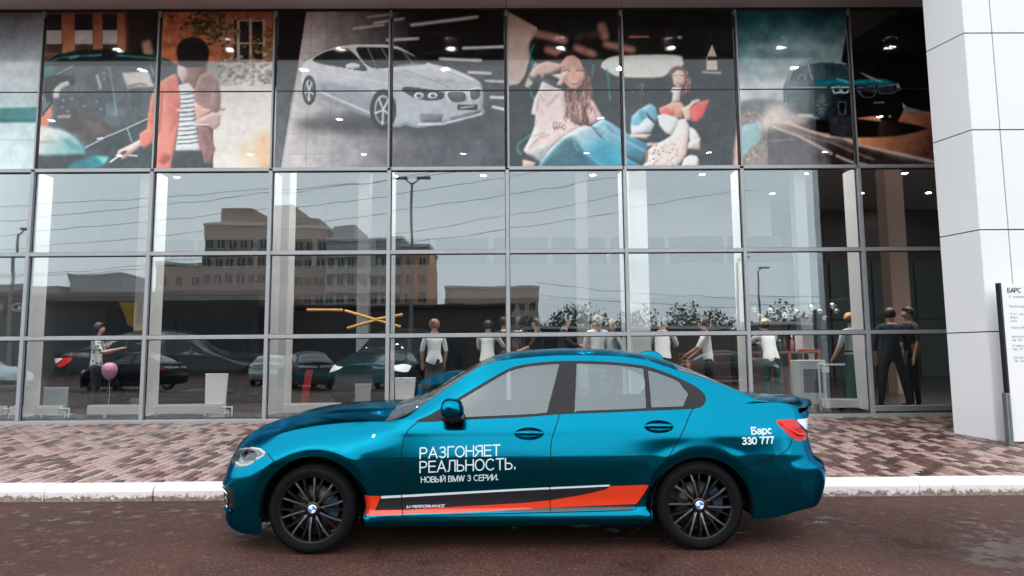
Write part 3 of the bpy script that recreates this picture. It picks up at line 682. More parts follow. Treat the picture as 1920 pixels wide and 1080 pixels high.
# handle cups: dished, with the grip bar across
for k in (0, 1):
    key = ('front', 'rear')[k]+'_door_handle_cup'; hx, hz = HANDLES[k]; door = ('front_door', 'rear_door')[k]
    for mir in (False, True):
        me = mesh_from_faces('handle_cup', PARTS[key], M_BLUE, mir)
        for v in me.vertices:
            e = max(0, 1-((v.co.x-hx)/.108)**2-((v.co.z-hz)/.046)**2); v.co.y += (-1 if mir else 1)*.045*math.sqrt(e)
        put('handle_cup', me, made[(door, mir)])
        w0 = float(side_w(hx, hz)); sgn = 1 if mir else -1
        pts = [(hx-.105, sgn*(w0-.010), hz+.004), (hx-.06, sgn*(w0+.016), hz+.008), (hx, sgn*(w0+.024), hz+.008), (hx+.06, sgn*(w0+.018), hz+.006), (hx+.105, sgn*(w0-.008), hz+.002)]
        MB().tube(pts, [.012, .019, .021, .019, .012], 10).build('handle', M_BLUE, made[(door, mir)])
bmS.free()
# --- bonnet, roof, glass and boot: from the edge line across to the centre
ZC1 = [(-2.32, .70), (-2.23, .735), (-2.16, .795), (-2.078, .845), (-1.905, .917), (-1.645, .990), (-1.452, 1.020), (-1.081, 1.045), (-.936, 1.047), (-.6, 1.05)]
ZC2 = [(-1.0, 1.030), (-.93, 1.042), (-.687, 1.120), (-.337, 1.320), (-.159, 1.408), (-.085, 1.436), (.149, 1.474), (.534, 1.490), (.793, 1.485), (1.052, 1.462), (1.403, 1.372), (1.616, 1.285), (1.849, 1.170), (2.04, 1.095)]
ZC3 = [(1.9, 1.15), (2.04, 1.095), (2.231, 1.086), (2.371, 1.062), (2.50, 1.028), (2.56, 1.018)]
def top_surface(edge, zc, pw, K=44):
    bm = bmesh.new(); n = len(edge); rows = []
    for k in range(K+1):
        t = 1-k/K; y = edge[:, 1]*t; z = edge[:, 2]+(np.maximum(interp(edge[:, 0], zc), edge[:, 2])-edge[:, 2])*(1-t**pw)
        rows.append([bm.verts.new((edge[i, 0], y[i], z[i])) for i in range(n)])
    for k in range(K):
        for i in range(n-1):
            try: bm.faces.new([rows[k][i], rows[k][i+1], rows[k+1][i+1], rows[k+1][i]])
            except ValueError: pass
    bmesh.ops.remove_doubles(bm, verts=bm.verts, dist=1e-5); bm.normal_update()
    return bm
def finish(bm, cuts, cls, mats, push={}):
    for c in cuts: cut(bm, c)
    bm.normal_update()
    if sum(f.normal.z*f.calc_area() for f in bm.faces) < 0: bmesh.ops.reverse_faces(bm, faces=bm.faces[:]); bm.normal_update()
    groups = {}
    for f in bm.faces:
        c = f.calc_center_median(); k = cls(c.x, -c.y, c.z)
        if k: groups.setdefault(k, []).append(f)
    for k, fs in groups.items():
        # both halves in one part: mirror and join
        a = mesh_from_faces(k, fs, mats[k], False, push.get(k, 0)); b2 = mesh_from_faces(k, fs, mats[k], True, push.get(k, 0))
        V = [tuple(v.co) for v in a.vertices]+[tuple(v.co) for v in b2.vertices]; o = len(a.vertices)
        F = [tuple(p.vertices) for p in a.polygons]+[tuple(i+o for i in p.vertices) for p in b2.polygons]
        N2 = []
        idx = {}
        for f in fs:
            for v in f.verts:
                if v not in idx: idx[v] = len(idx); N2.append(tuple(v.normal) if abs(v.co.y) > 1e-4 else tuple(Vector((v.normal.x, 0, v.normal.z)).normalized()))
        NN = N2+[(x, -y, z) for x, y, z in N2]
        me = bpy.data.meshes.new(k); me.from_pydata(V, [], F); me.materials.append(mats[k]); me.polygons.foreach_set('use_smooth', [True]*len(F)); me.normals_split_custom_set_from_vertices(NN)
        put(k, me, car)
    bm.free()
eB = BELTC[BELTC[:, 0] < -.72]
cowl = lambda P: P[:, 0]-(-.745-.165*(1-(np.abs(P[:, 1])/.76)**2))
hedge = lambda P: np.abs(P[:, 1]) - (.30+.06*(P[:, 0]+2.2))
bmB = top_surface(eB, ZC1, 2.6)
# two soft creases on the bonnet
for v in bmB.verts:
    w_ = abs(v.co.y); cr = .36+.10*(v.co.x+2.1); v.co.z += .010*math.exp(-((w_-cr)/.05)**2)*max(0, min(1, (v.co.x+2.2)/.25))*max(0, min(1, (-.8-v.co.x)/.3))
finish(bmB, [cowl], lambda x, w_, z: 'cowl' if x > -.745-.165*(1-(w_/.76)**2) else 'bonnet', {'cowl': M_RUB, 'bonnet': M_BLUE}, {'cowl': .012})
eR = RAILC[(RAILC[:, 0] > -.93) & (RAILC[:, 0] < 2.04)]
header = lambda P: P[:, 0]-(-.125+.075*(np.abs(P[:, 1])/.65)**2)
backl = lambda P: P[:, 0]-(1.385-.02*(np.abs(P[:, 1])/.6)**2)
def border(P): return np.abs(P[:, 1])-(np.interp(P[:, 0], eR[:, 0], -eR[:, 1])-.028)
ends = lambda P: P[:, 0]-1.985
bmR = top_surface(eR, ZC2, 2.5)
def cls_roof(x, w_, z):
    P = np.array([[x, -w_, z]]); h, bk, bo, en = header(P)[0], backl(P)[0], border(P)[0], ends(P)[0]
    if h < 0: return 'windscreen_surround' if bo > 0 else 'windscreen'
    if bk < 0: return 'roof'
    return 'rear_window_surround' if (bo > 0 or en > 0) else 'rear_window'
finish(bmR, [header, backl, border, ends], cls_roof, {'windscreen_surround': M_TRIM, 'windscreen': M_SCREEN, 'roof': M_BLUE, 'rear_window': M_SCREEN, 'rear_window_surround': M_TRIM}, {'windscreen': .002, 'rear_window': .002})
eT = BELTC[BELTC[:, 0] > 2.02]
bmT = top_surface(eT, ZC3, 3.0)
for v in bmT.verts:      # lip of the boot lid kicks up
    v.co.z += .022*max(0, min(1, (v.co.x-2.30)/.16))**2*max(0, 1-(abs(v.co.y)/.80)**4)
finish(bmT, [], lambda x, w_, z: 'boot_lid', {'boot_lid': M_BLUE})
# black lip spoiler over the tail
sp_x = [(y, 2.515-.19*(abs(y)/.70)**3, 1.043-.045*(abs(y)/.70)**2.2) for y in np.linspace(-.70, .70, 29)]
mb = MB(); vs = []
for y, x, z in sp_x: vs += [(x-.075, y, z+.001), (x-.02, y, z+.012), (x+.016, y, z+.018), (x+.018, y, z+.008), (x-.01, y, z-.016)]
mb.add(vs, [(i*5+k, i*5+(k+1) % 5, (i+1)*5+(k+1) % 5, (i+1)*5+k) for i in range(28) for k in range(5)], 0, True).build('boot_spoiler', M_BLUE, car)
# --- underbody, wheel housings, floor pan
MB().box(-1.02, 1.04, -.80, .80, .17, .30).build('underbody', M_RUB, car)
for (cx, cz, r) in ARCH:
    for sgn in (-1, 1):
        mb = MB(); n = 24; vs = []
        for k in range(n+1):
            t = math.pi*(-.05+1.10*k/n); c_, s_ = math.cos(t), math.sin(t)
            for wy in (.885, .40): vs.append((cx+(r+.004)*c_, sgn*wy, cz+(r+.004)*s_))
        mb.add(vs, [(2*k, 2*k+1, 2*k+3, 2*k+2) for k in range(n)], 0, True)
        mb.add([(cx-r-.01, sgn*.40, .22), (cx+r+.01, sgn*.40, .22), (cx+r+.01, sgn*.40, .72), (cx-r-.01, sgn*.40, .72)], [(0, 1, 2, 3)])
        mb.build('wheel_housing', M_RUB, car)
MB().box(-2.03, -1.82, -.60, .60, .17, .58).build('front_backing', M_GAPM, car); MB().box(1.84, 2.28, -.66, .66, .26, .60).build('rear_backing', M_GAPM, car)
# arch lips
for (cx, cz, r) in ARCH:
    for sgn in (-1, 1):
        pts = []
        for k in range(33):
            t = math.pi*(-.06+1.12*k/32); x, z = cx+r*math.cos(t), cz+r*math.sin(t); pts.append((x, sgn*(float(side_w(x, z))*(1 if XF < x < XRR else .985)-.006), z))
        MB().tube(pts, .006, 6).build('arch_lip', M_BLUE, car)
# --- lamps
for sgn in (-1, 1):
    hb = MB(); P = []
    for (x, z) in HEAD:
        sx = x; w_ = None
        lo, hi = -1., 0.
        for _ in range(26):
            md = (lo+hi)/2; xx = float(plan(md, z)[0])
            if xx < x: lo = md
            else: hi = md
        w_ = float(plan(hi if x > -2.2 else -.6, z)[1]); P.append((x+.035, sgn*(w_-.055), z))
    c0 = tuple(np.mean(P, 0)); hb.add([c0]+P, [(0, 1+i, 1+(i+1) % len(P)) if sgn < 0 else (0, 1+(i+1) % len(P), 1+i) for i in range(len(P))])
    lens = made[('headlight_lens', sgn > 0)]; lens.name = 'headlight'
    hb.build('lamp_housing', mat('lamp_silver', (.62, .64, .67), .3, .5), lens)
    MB().tube([(p_[0]-.03, p_[1]+sgn*.050, p_[2]) for p_ in P+P[:1]], .0045, 6).build('bezel', M_TRIM, lens)
    for (px, pz, r_, dz) in ((-1.995, .690, .040, 0), (-1.905, .700, .036, 0)):
        w_ = .80 if px > -1.95 else .715
        lm = MB(); lm.lathe([(r_, 0), (r_*.95, .012), (r_*.6, .03), (.002, .036)], 18, 'y'); o = lm.build('projector', M_TRIM, lens); o.location = (px, sgn*(w_-.005), pz); o.rotation_euler = (0, 0, -.5 if sgn < 0 else math.pi+.5)
    for pts, r_ in (([(-2.06, .640), (-1.99, .628), (-1.92, .640), (-1.875, .665)], .011), ([(-1.94, .745), (-1.86, .742), (-1.80, .722), (-1.825, .692), (-1.86, .682)], .013), ([(-2.08, .722), (-2.0, .738), (-1.94, .745)], .008)):
        q = []
        for (x, z) in pts:
            lo, hi = -1., 0.
            for _ in range(26):
                md = (lo+hi)/2
                if float(plan(md, z)[0]) < x: lo = md
                else: hi = md
            q.append((x+.008, sgn*(float(plan(hi, z)[1])-.016), z))
        MB().tube(q, r_, 8).build('light_strip', M_WHL, lens)
    tl = made[('tail_light', sgn > 0)]
    mb = MB(); mb.tube([(2.055, sgn*(.852), .915), (2.13, sgn*.835, .865), (2.20, sgn*.815, .825), (2.27, sgn*.785, .812)], .010, 6).build('light_strip', mat('red_glow', (.75, .03, .02), .35, spec=.3), tl)
    # fins in the bumper intake
    it = made[('air_intake', sgn > 0)]
    def wrap(pts, off=.0):
        q = []
        for (x, z) in pts:
            lo, hi = -1., 0.
            for _ in range(26):
                md = (lo+hi)/2
                if float(plan(md, z)[0]) < x: lo = md
                else: hi = md
            q.append((x-off*.3, sgn*(float(plan(hi, z)[1])+off), z))
        return q
    MB().tube(wrap([(-2.17, .452), (-2.12, .432), (-2.09, .415), (-2.12, .385), (-2.088, .368), (-2.12, .335), (-2.10, .312)], .002), .006, 6).build('intake_fin', M_CHROME, it)
    MB().tube(wrap([(-2.16, .285), (-2.10, .278), (-2.06, .30)], .004), .010, 8).build('splitter', M_BLUE, it)
# grille: two framed kidneys across the nose
for sgn in (-1, 1):
    g0 = empty('kidney_grille', (0, 0, 0)); g0.parent = car
    fr = [(.03, .70), (.30, .70), (.36, .66), (.34, .54), (.30, .50), (.06, .50), (.02, .56)]
    nx = lambda y, z: -(float(interp(z, NOSE)))-.012+.16*(y/.7)**2
    MB().tube([(nx(y, z), sgn*y, z) for y, z in fr+fr[:1]], .014, 8).build('frame', M_TRIM, g0)
    MB().add([(nx(y, z)+.03, sgn*y, z) for y, z in fr], [tuple(range(len(fr)))]).build('backing', M_GAPM, g0)
    for k in range(7):
        y = .06+.042*k; MB().tube([(nx(y, .52), sgn*y, .52), (nx(y, .69), sgn*y, .69)], .006, 6).build('slat', M_TRIM, g0)
# mirrors
for sgn in (-1, 1):
    mr_ = empty('door_mirror', (-.40, sgn*.90, 1.03)); mr_.parent = car
    bmm = bmesh.new(); bmesh.ops.create_uvsphere(bmm, u_segments=28, v_segments=18, radius=1)
    for v in bmm.verts:
        x, y, z = v.co; p = 2.9; nrm = (abs(x)**p+abs(y)**p+abs(z)**p)**(1/p); x, y, z = x/nrm, y/nrm, z/nrm
        x *= .082*(1-.10*z); y *= .115; z *= .074; z += -.10*x*(1 if x < 0 else .3); v.co = (x+.012, sgn*.105+y, z+.020)
    me = bpy.data.meshes.new('shell'); bmm.to_mesh(me); bmm.free(); me.materials.append(M_BLUE); me.materials.append(M_TRIM)
    for p in me.polygons: p.use_smooth = True; p.material_index = 1 if p.center.z < -.028 else 0
    put('shell', me, mr_)
    MB().prism([(-.075, -.050), (.095, -.052), (.075, -.078), (-.05, -.080)], -.10 if sgn < 0 else -.06, .06 if sgn < 0 else .10).build('stalk', M_TRIM, mr_, bevel=.008)
    MB().tube([(0, sgn*-.05, -.075), (0, sgn*.06, -.062)], .026, 10).build('arm', M_TRIM, mr_)
    MB().add([(.088, sgn*.015, -.035), (.088, sgn*.20, -.035), (.086, sgn*.20, .07), (.086, sgn*.015, .07)], [(0, 1, 2, 3)]).build('mirror_glass', M_CHROME, mr_)
# antenna
fin = MB(); vs = []
for t in np.linspace(0, 1, 12):
    x = 1.17+.20*t; h = .058*math.sin(math.pi*min(1, t*.80+.02))**.8; wd = .034*(1-.75*(t-.55)**2/.3)
    zb_ = float(interp(x, ZC2))-.006
    for a in np.linspace(0, math.pi, 9): vs.append((x+h*.5, wd*math.cos(a), zb_+h*math.sin(a)**.8))
fin.add(vs, [(i*9+k, i*9+k+1, (i+1)*9+k+1, (i+1)*9+k) for i in range(11) for k in range(8)], 0, True).add([vs[-9+i] for i in range(9)], [tuple(range(9))]).build('antenna_fin', M_BLUE, car)
# --- cabin
def seat(x, y, parent, back=.60):
    s = empty('seat', (x, y, .30)); s.parent = parent
    MB().box(-.27, .27, -.25, .25, 0, .20).build('cushion', M_SEAT, s, bevel=.05)
    MB().prism([(.16, .15), (.30, .12), (.47, .70), (.42, .76), (.36, .72)], -.24, .24).build('backrest', M_SEAT, s, bevel=.04)
    MB().prism([(.40, .80), (.47, .79), (.53, .95), (.50, .985), (.45, .97)], -.13, .13).build('headrest', M_SEAT, s, bevel=.03)
for y in (-.38, .38): seat(-.02, y, car)
MB().prism([(.72, .38), (1.12, .34), (1.38, .98), (1.30, 1.03), (1.22, 1.0), (1.05, .58), (.75, .56)], -.64, .64).build('rear_bench', M_SEAT, car, bevel=.03)
for y in (-.38, .38): MB().prism([(1.30, 1.02), (1.36, 1.01), (1.42, 1.15), (1.37, 1.17)], y-.12, y+.12).build('headrest', M_SEAT, car, bevel=.02)
MB().prism([(-.86, .60), (-.35, .60), (-.36, .86), (-.48, .955), (-.80, 1.0)], -.70, .70).build('dashboard', M_SEAT, car, bevel=.02)
sw = MB(); sw.tube([(-.30+.06*math.sin(t)*.4, -.38+.18*math.cos(t), .86+.18*math.sin(t)*.9) for t in np.linspace(0, 2*math.pi, 25)], .015, 8, cap=False).build('steering_wheel', M_SEAT, car)
for sgn in (-1, 1):
    MB().box(-.72, 1.30, sgn*.745-.02, sgn*.745+.02, .30, .945).build('door_trim', M_SEAT, car)
    MB().prism([(.36, .96), (.50, .96), (.53, 1.37), (.47, 1.37)], sgn*.70-.03, sgn*.70+.03).build('belt_pillar', M_SEAT, car) if False else None
MB().box(-.70, 1.9, -.74, .74, .28, .32).build('cabin_floor', M_RUB, car)
MB().box(1.36, 1.98, -.62, .62, .96, .99).build('parcel_shelf', M_SEAT, car)
# --- wheels
RT, RR, TW = .322, .245, .225
def make_wheel():
    wl = empty('wheel')
    t = MB(); t.lathe([(RR-.012, -.100), (RR+.012, -.112), (RR+.045, -.116), (RT-.022, -.108), (RT-.008, -.094), (RT-.0065, -.088), (RT-.0065, .088), (RT-.008, .094), (RT-.022, .108), (RR+.04, .116), (RR-.012, .10)], 72, 'y')
    t.build('tyre', M_RUB, wl)
    tr = MB(); nb = 64
    for k in range(nb):
        a0, a1 = 2*math.pi*(k+.08)/nb, 2*math.pi*(k+.74)/nb
        for (y0, y1, sh) in ((-.112, -.072, 0), (-.064, -.02, .4), (-.012, .012, .7), (.02, .064, .4), (.072, .112, 0)):
            v = []
            for a in (a0, a1):
                a += sh*2*math.pi/nb
                for y in (y0, y1):
                    edge = abs(y) > .1
                    for r in (RT-.016, RT-(.010 if edge else 0)): v.append((r*math.cos(a), y, r*math.sin(a)))
            tr.add(v, [(1, 5, 7, 3), (0, 1, 3, 2), (4, 6, 7, 5), (0, 4, 5, 1), (2, 3, 7, 6)])
    o = tr.build('tread', M_RUB, wl); o['kind'] = 'stuff'
    b_ = MB(); b_.lathe([(RR, -.100), (RR-.006, -.104), (RR-.014, -.098), (RR-.022, -.07), (RR-.026, .08)], 64, 'y'); rim = b_.build('rim', M_HUB, wl)
    hub = MB(); hub.lathe([(.058, -.050), (.056, -.082), (.046, -.090), (.034, -.090)], 28, 'y'); hub.lathe([(.07, .0), (.062, -.05)], 28, 'y'); hub.build('hub', M_HUB, rim)
    def spoke(a, skew, m_face):
        """thin twin-spoke blade from hub to rim"""
        mb = MB(); vs = []
        for t_ in (0, .25, .5, .75, 1):
            r = .045+(RR-.014-.045)*t_; an = a+skew*t_; hw_ = .0075+.002*t_; y0 = -.076-.018*math.sin(t_*2.2); dep = .045-.012*t_
            c_, s_ = math.cos(an), math.sin(an)
            for (q, yy) in ((-hw_, y0+dep), (-hw_*.75, y0), (hw_*.75, y0), (hw_, y0+dep)): vs.append((r*c_-q*s_, yy, r*s_+q*c_))
        fs = [(i*4+k, i*4+k+1, (i+1)*4+k+1, (i+1)*4+k) for i in range(4) for k in (0, 1, 2)]
        mb.add(vs, fs); mb.mi = [1 if (i % 3 == 1) else 0 for i in range(len(fs))]; return mb
    for k in range(10):
        a = 2*math.pi*k/10+math.pi/2
        for sk in (-1, 1):
            spoke(a+sk*.055, sk*.085, 0).build('spoke', [M_HUB, M_EDGE if sk > 0 else M_HUB], rim)
    for k in range(5):
        a = 2*math.pi*k/5+.3; MB().lathe([(.008, -.074), (.008, -.082), (.001, -.083)], 8, 'y', (.078*math.cos(a), 0, .078*math.sin(a))).build('bolt', M_EDGE, rim)
    bd = MB(); bd.lathe([(.0335, -.0895), (.0335, -.0915), (.027, -.0925)], 28, 'y'); bd.build('emblem', M_CHROME, rim)
    em = MB()
    for q in range(4):
        p = [(0, 0)]+[(.0262*math.cos(R(90*q+9*i)), .0262*math.sin(R(90*q+9*i))) for i in range(11)]
        em.add([(x, -.0935, z) for x, z in p], [tuple(range(len(p)))], q % 2)
    em.build('emblem', [mat('emblem_blue', (.02, .22, .6), .3), M_WHL], rim)
    dk = MB(); dk.lathe([(.06, -.01), (.165, -.01), (.165, .015), (.06, .015)], 40, 'y'); dk.build('brake_disc', M_IRON, wl)
    cp = MB(); n = 10; vs = []
    for i in range(n+1):
        a = R(-25+62*i/n)
        for r in (.115, .185):
            for y in (-.045, .03): vs.append((r*math.cos(a), y, r*math.sin(a)))
    cp.add(vs, [(i*4+a_, i*4+b2, (i+1)*4+b2, (i+1)*4+a_) for i in range(n) for a_, b2 in ((0, 1), (1, 3), (3, 2), (2, 0))]+[(0, 2, 3, 1), (n*4, n*4+1, n*4+3, n*4+2)]).build('brake_caliper', M_CAL, wl)
    return wl
wh = make_wheel()
for i, (x, sgn) in enumerate(((-1.428, -1), (1.430, -1), (-1.428, 1), (1.430, 1))):
    o = wh if i == 0 else copy_tree(wh); o.parent = car; o.location = (x, sgn*(HW-.030-.112), RT-.004); o.rotation_euler = (0, R(11 if x < 0 else -7), 0 if sgn < 0 else math.pi)
# --- lettering on the side, following the door skin
def on_side(txt, x, z, h, m, name='lettering', parent=None, **k):
    mb = MB()
    for i, q in enumerate(lettering(txt, x, z, h, **k)):
        pts = []
        (ax, az), (bx, bz), (cx, cz), (dx, dz) = q
        for t in (0, .34, .67, 1):
            for (px, pz), (qx, qz) in (((ax, az), (dx, dz)), ((bx, bz), (cx, cz))):
                X, Z = px+(qx-px)*t, pz+(qz-pz)*t; wv = float(plan((X-XF)/(XRR-XF) if XF < X < XRR else 1+TS(X, Z), Z)[1])
                pts.append((X, -(wv+.0016+.00003*(i % 9)), Z))
        mb.add(pts, [(j*2, j*2+1, j*2+3, j*2+2) for j in range(3)])
    return mb.build(name, m, parent or car)
def TS(X, Z):
    lo, hi = 0., 1.
    for _ in range(24):
        md = (lo+hi)/2
        if float(plan(1+md, Z)[0]) < X: lo = md
        else: hi = md
    return lo
fd = made[('front_door', False)]; rq = made[('rear_quarter', False)]
on_side('РАЗГОНЯЕТ', -.632, .686, .073, M_WHITEF, parent=fd, width=.586, sw=.125, skew=.028)
on_side('РЕАЛЬНОСТЬ.', -.632, .583, .078, M_WHITEF, parent=fd, width=.703, sw=.12, skew=.028)
on_side('НОВЫЙ BMW 3 СЕРИИ.', -.624, .509, .040, M_WHITEF, parent=fd, width=.565, sw=.15, skew=.024)
on_side('Барс', 1.827, .838, .045, M_WHITEF, parent=rq, width=.150, sw=.22, skew=.018)
on_side('330 777', 1.750, .765, .046, M_WHITEF, parent=rq, width=.237, sw=.23, skew=.014)
on_side('M PERFORMANCE', -.735, .322, .017, M_WHITEF, parent=fd, width=.275, sw=.22, slant=.35, skew=.02)
# wing badge
on_side('M', -.995, .836, .020, M_CHROME, parent=made[('front_wing', False)], sw=.16, slant=.3)
# ================================================================ the other side of the street (seen in the glass)
def brick_mat(name, c): return grain(name, c, .18, .25, .8, .0)
M_PANE = mat('far_window_glass', (.03, .04, .045), .3, spec=.3)
M_WFR = mat('far_window_frame', (.62, .62, .62), .6)
def win_mesh(w_, h_):
    mb = MB(); mb.box(-w_/2, w_/2, -.02, .12, -h_/2, h_/2, 0)
    mb.box(-w_/2-.10, w_/2+.10, -.05, .10, -h_/2-.12, -h_/2-.001, 1); mb.box(-.05, .05, .121, .15, -h_/2, h_/2, 1); return mb.mesh('window', [M_PANE, M_WFR])
WM = win_mesh(1.0, 1.5); WM2 = win_mesh(3.2, 1.5)
def block(name, label, x0, x1, yf, depth, h, m, cols, floors, fh=2.9, wm=None, roofs=(), bands=None):
    """apartment block whose front (facing +y) stands at yf"""
    e = empty(name, ((x0+x1)/2, yf, 0), 0, label, 'building', 'buildings across the car park')
    hw = (x1-x0)/2
    MB().box(-hw, hw, -depth, 0, 0, h).build('wall', m, e)
    MB().box(-hw-.2, hw+.2, -depth-.2, .2, h+.003, h+.5).build('parapet', M_WFR, e)
    for (a, b_, hh) in roofs: MB().box(-hw+a, -hw+b_, -depth*.8, -.6, h+.502, h+.5+hh).build('roof_house', m, e)
    for f in range(floors):
        for c in range(cols):
            put('window', wm or WM, e, (-hw+(c+.5)*(x1-x0)/cols, .012, 2.2+f*fh))
        if bands: MB().box(-hw+.1, hw-.1, .13, .45, 3.15+f*fh, 3.75+f*fh).build('balcony_band', bands, e)
    return e
B1, B2, B3, B4 = brick_mat('brown_brick', (.42, .28, .225)), brick_mat('grey_render', (.46, .44, .42)), brick_mat('orange_brick', (.62, .27, .14)), brick_mat('pale_render', (.56, .42, .36))
block('apartment_block', 'tall brown brick apartment block with stepped roof', -50, -30, -87, 14, 23.0, B1, 11, 7, 2.95, WM, ((2.5, 7.5, 2.6), (11, 14, 3.6), (15, 18.5, 1.4)))
block('apartment_block', 'grey apartment block with pale balcony bands beside the brown one', -29.9, -17.2, -86, 14, 20.6, B2, 7, 6, 2.95, WM, ((1, 4.5, 2.4),), B4)
block('apartment_block', 'slim orange brick stair tower on the apartment block', -17.1, -12.5, -85, 12, 19.2, B3, 2, 6, 2.95)
block('apartment_block', 'low wing of the brown apartment block', -58, -50.1, -88, 12, 16.5, B1, 3, 5)
block('apartment_house', 'long pink terraced house with rows of small windows', -12.4, 6.5, -112, 12, 15.2, B4, 9, 4, 3.1)
for (a, b_, h_, yy) in ((-160, -136, 23, -180), (-135, -118, 27, -182)):
    block('tower_block', 'pale grey tower block on the skyline', a, b_, yy, 16, h_, brick_mat('pale_grey_render', (.42, .43, .44)), 5, 4, 5)  # even pale grey wall colour
M_SHOP = grain('dark_shopfront', (.035, .028, .026), .25, .6, .35, .0); M_SIGNR = mat('sign_red', (.10, .012, .015), .6)
sh = empty('car_dealership', (-36, -37, 0), 0, 'low dark dealership hall with red sign boxes', 'building', 'buildings across the car park')
MB().box(-17, 14, -12, 0, 0, 6.9).build('wall', M_SHOP, sh); MB().box(-17.2, 14.2, -12.2, .3, 6.903, 7.3).build('roof_edge', grain('shop_roof_edge', (.16, .09, .07), .1, 1, .6, .0), sh)
for i in range(9): MB().box(-16+3.3*i, -13.2+3.3*i, .004, .10, .4, 4.6).build('window', M_PANE, sh)
for x in (-9.2, -6.8):
    sb = MB().box(x-.95, x+.95, .30, .60, 5.3, 6.4).build('sign_box', M_SIGNR, sh)
    ov = MB(); ov.tube([(x+.72*math.cos(t), .62, 5.85+.36*math.sin(t)) for t in np.linspace(0, 2*math.pi, 28)], .05, 6, cap=False); ov.build('oval', M_WHL, sb)
    lt = MB()
    for i, q in enumerate(lettering('KIA', 0, 0, .36, sw=.2)): lt.add([(x+.34-p, .625+.0004*i, 5.67+r) for p, r in q], [(3, 2, 1, 0)])
    lt.build('lettering', M_WHL, sb)
for P_ in ([(4.9, 6.0), (3.4, 6.3), (4.0, 3.9), (3.0, 3.7), (3.2, 4.3)], [(1.6, 6.5), (3.0, 6.4), (3.2, 4.0), (2.4, 4.4), (2.1, 5.4)]): MB().prism(P_, .3, .4).build('yellow_sign', mat('sign_yellow', (.55, .30, .03), .5), sh)
sh2 = empty('shop_hall', (-10.5, -42, 0), 0, 'long dark shop hall under the apartment blocks', 'building', 'buildings across the car park')
MB().box(-10, 11, -10, 0, 0, 6.2).build('wall', grain('brown_shop', (.06, .042, .036), .2, .8, .6, .0), sh2); MB().box(-10.2, 11.2, -10.2, .3, 6.203, 6.5).build('roof_edge', M_SHOP, sh2)
for i in range(6): MB().box(-9+3.3*i, -6.4+3.3*i, .004, .10, .4, 4.0).build('window', M_PANE, sh2)
sh3 = empty('shop_hall', (16, -49, 0), 0, 'low brown kiosk row in front of the trees', 'building', 'buildings across the car park')
MB().box(-14, 20, -8, 0, 0, 4.3).build('wall', grain('kiosk_brown', (.075, .055, .05), .2, .8, .6, .0), sh3); MB().box(-14.2, 20.2, -8.2, .4, 4.303, 4.6).build('roof_edge', M_WFR, sh3)
for i in range(9): MB().box(-13+3.7*i, -10.4+3.7*i, .004, .10, .5, 3.2).build('window', M_PANE, sh3)
# lamp posts
M_POLE = mat('galvanised_pole', (.22, .23, .24), .5, .4)
def lamp_post(x, y, h, arms, label):
    e = empty('street_lamp', (x, y, 0), 0, label, 'street lamp', 'street lamps across the car park')
    MB().tube([(0, 0, 0), (0, 0, h*.5), (0, 0, h)], [.13, .10, .07], 10).build('pole', M_POLE, e)
    for dx in arms:
        MB().tube([(0, 0, h-.1), (dx*.6, 0, h+.25), (dx, 0, h+.3)], .045, 8).build('arm', M_POLE, e)
        MB().box(dx-.45, dx+.45, -.16, .16, h+.24, h+.38).build('lamp_head', M_POLE, e, bevel=.04)
lamp_post(-5.7, -17, 12.0, (-.7, .7), 'tall street lamp with two heads in front of the shop hall')
lamp_post(-31.5, -18, 9.6, (-.6,), 'street lamp leaning left beside the dealership'); lamp_post(-30.2, -18, 9.2, (.6,), 'street lamp leaning right beside the dealership')
lamp_post(18.6, -30, 8.8, (.5,), 'single-arm street lamp by the trees'); lamp_post(20.6, -31, 8.0, (.5,), 'shorter single-arm street lamp by the trees')
# overhead wires
for i, (xa, za, xb, zb2, y) in enumerate(((-42, 9.0, 14, 15.6, -20), (-42, 8.2, 14, 14.4, -20.5), (-42, 11.4, 16, 16.4, -21), (-42, 6.6, 10, 12.8, -22), (-40, 6.2, 16, 12.0, -19), (-42, 10.2, 16, 17.6, -21.5), (2, 6.4, 40, 6.0, -22), (2, 5.6, 40, 5.9, -22.5))):
    pts = [(xa+(xb-xa)*t, y, za+(zb2-za)*t-1.1*4*t*(1-t)) for t in np.linspace(0, 1, 25)]
    MB().tube(pts, .016, 5).build('overhead_wire', M_BLK, label='thin overhead cable strung across the street', cat='cable', group='overhead cables')
# far trees beyond the street
M_LEAF = grain('leaf_mass', (.10, .115, .085), .5, 3, .8, .0); M_BARK = grain('bark', (.05, .04, .03), .3, 6, .9)
lb = MB()
for i in range(52):
    tx_, ty_, th_, tr_ = 2+1.5*i+RNG.normal(0, .8), -60+RNG.normal(0, 4), RNG.uniform(5.2, 8.2), RNG.uniform(1.7, 2.8)
    n_ = 520; d_ = RNG.normal(0, 1, (n_, 3)); d_ /= np.linalg.norm(d_, axis=1)[:, None]; q_ = RNG.random(n_)**.4
    p = np.array((tx_, ty_, th_*.55))+d_*np.array((tr_, tr_, th_*.45))*q_[:, None]; u = RNG.normal(0, 1, (n_, 3)); u /= np.linalg.norm(u, axis=1)[:, None]
    v2 = np.cross(u, RNG.normal(0, 1, (n_, 3))); v2 /= np.linalg.norm(v2, axis=1)[:, None]; s_ = RNG.uniform(.09, .22, n_)[:, None]
    lb.add(np.stack([p-u*s_, p+v2*s_, p+u*s_, p-v2*s_], 1).reshape(-1, 3).tolist(), [(4*j, 4*j+1, 4*j+2, 4*j+3) for j in range(n_)])
lb.build('tree_belt', M_LEAF, kind='stuff')
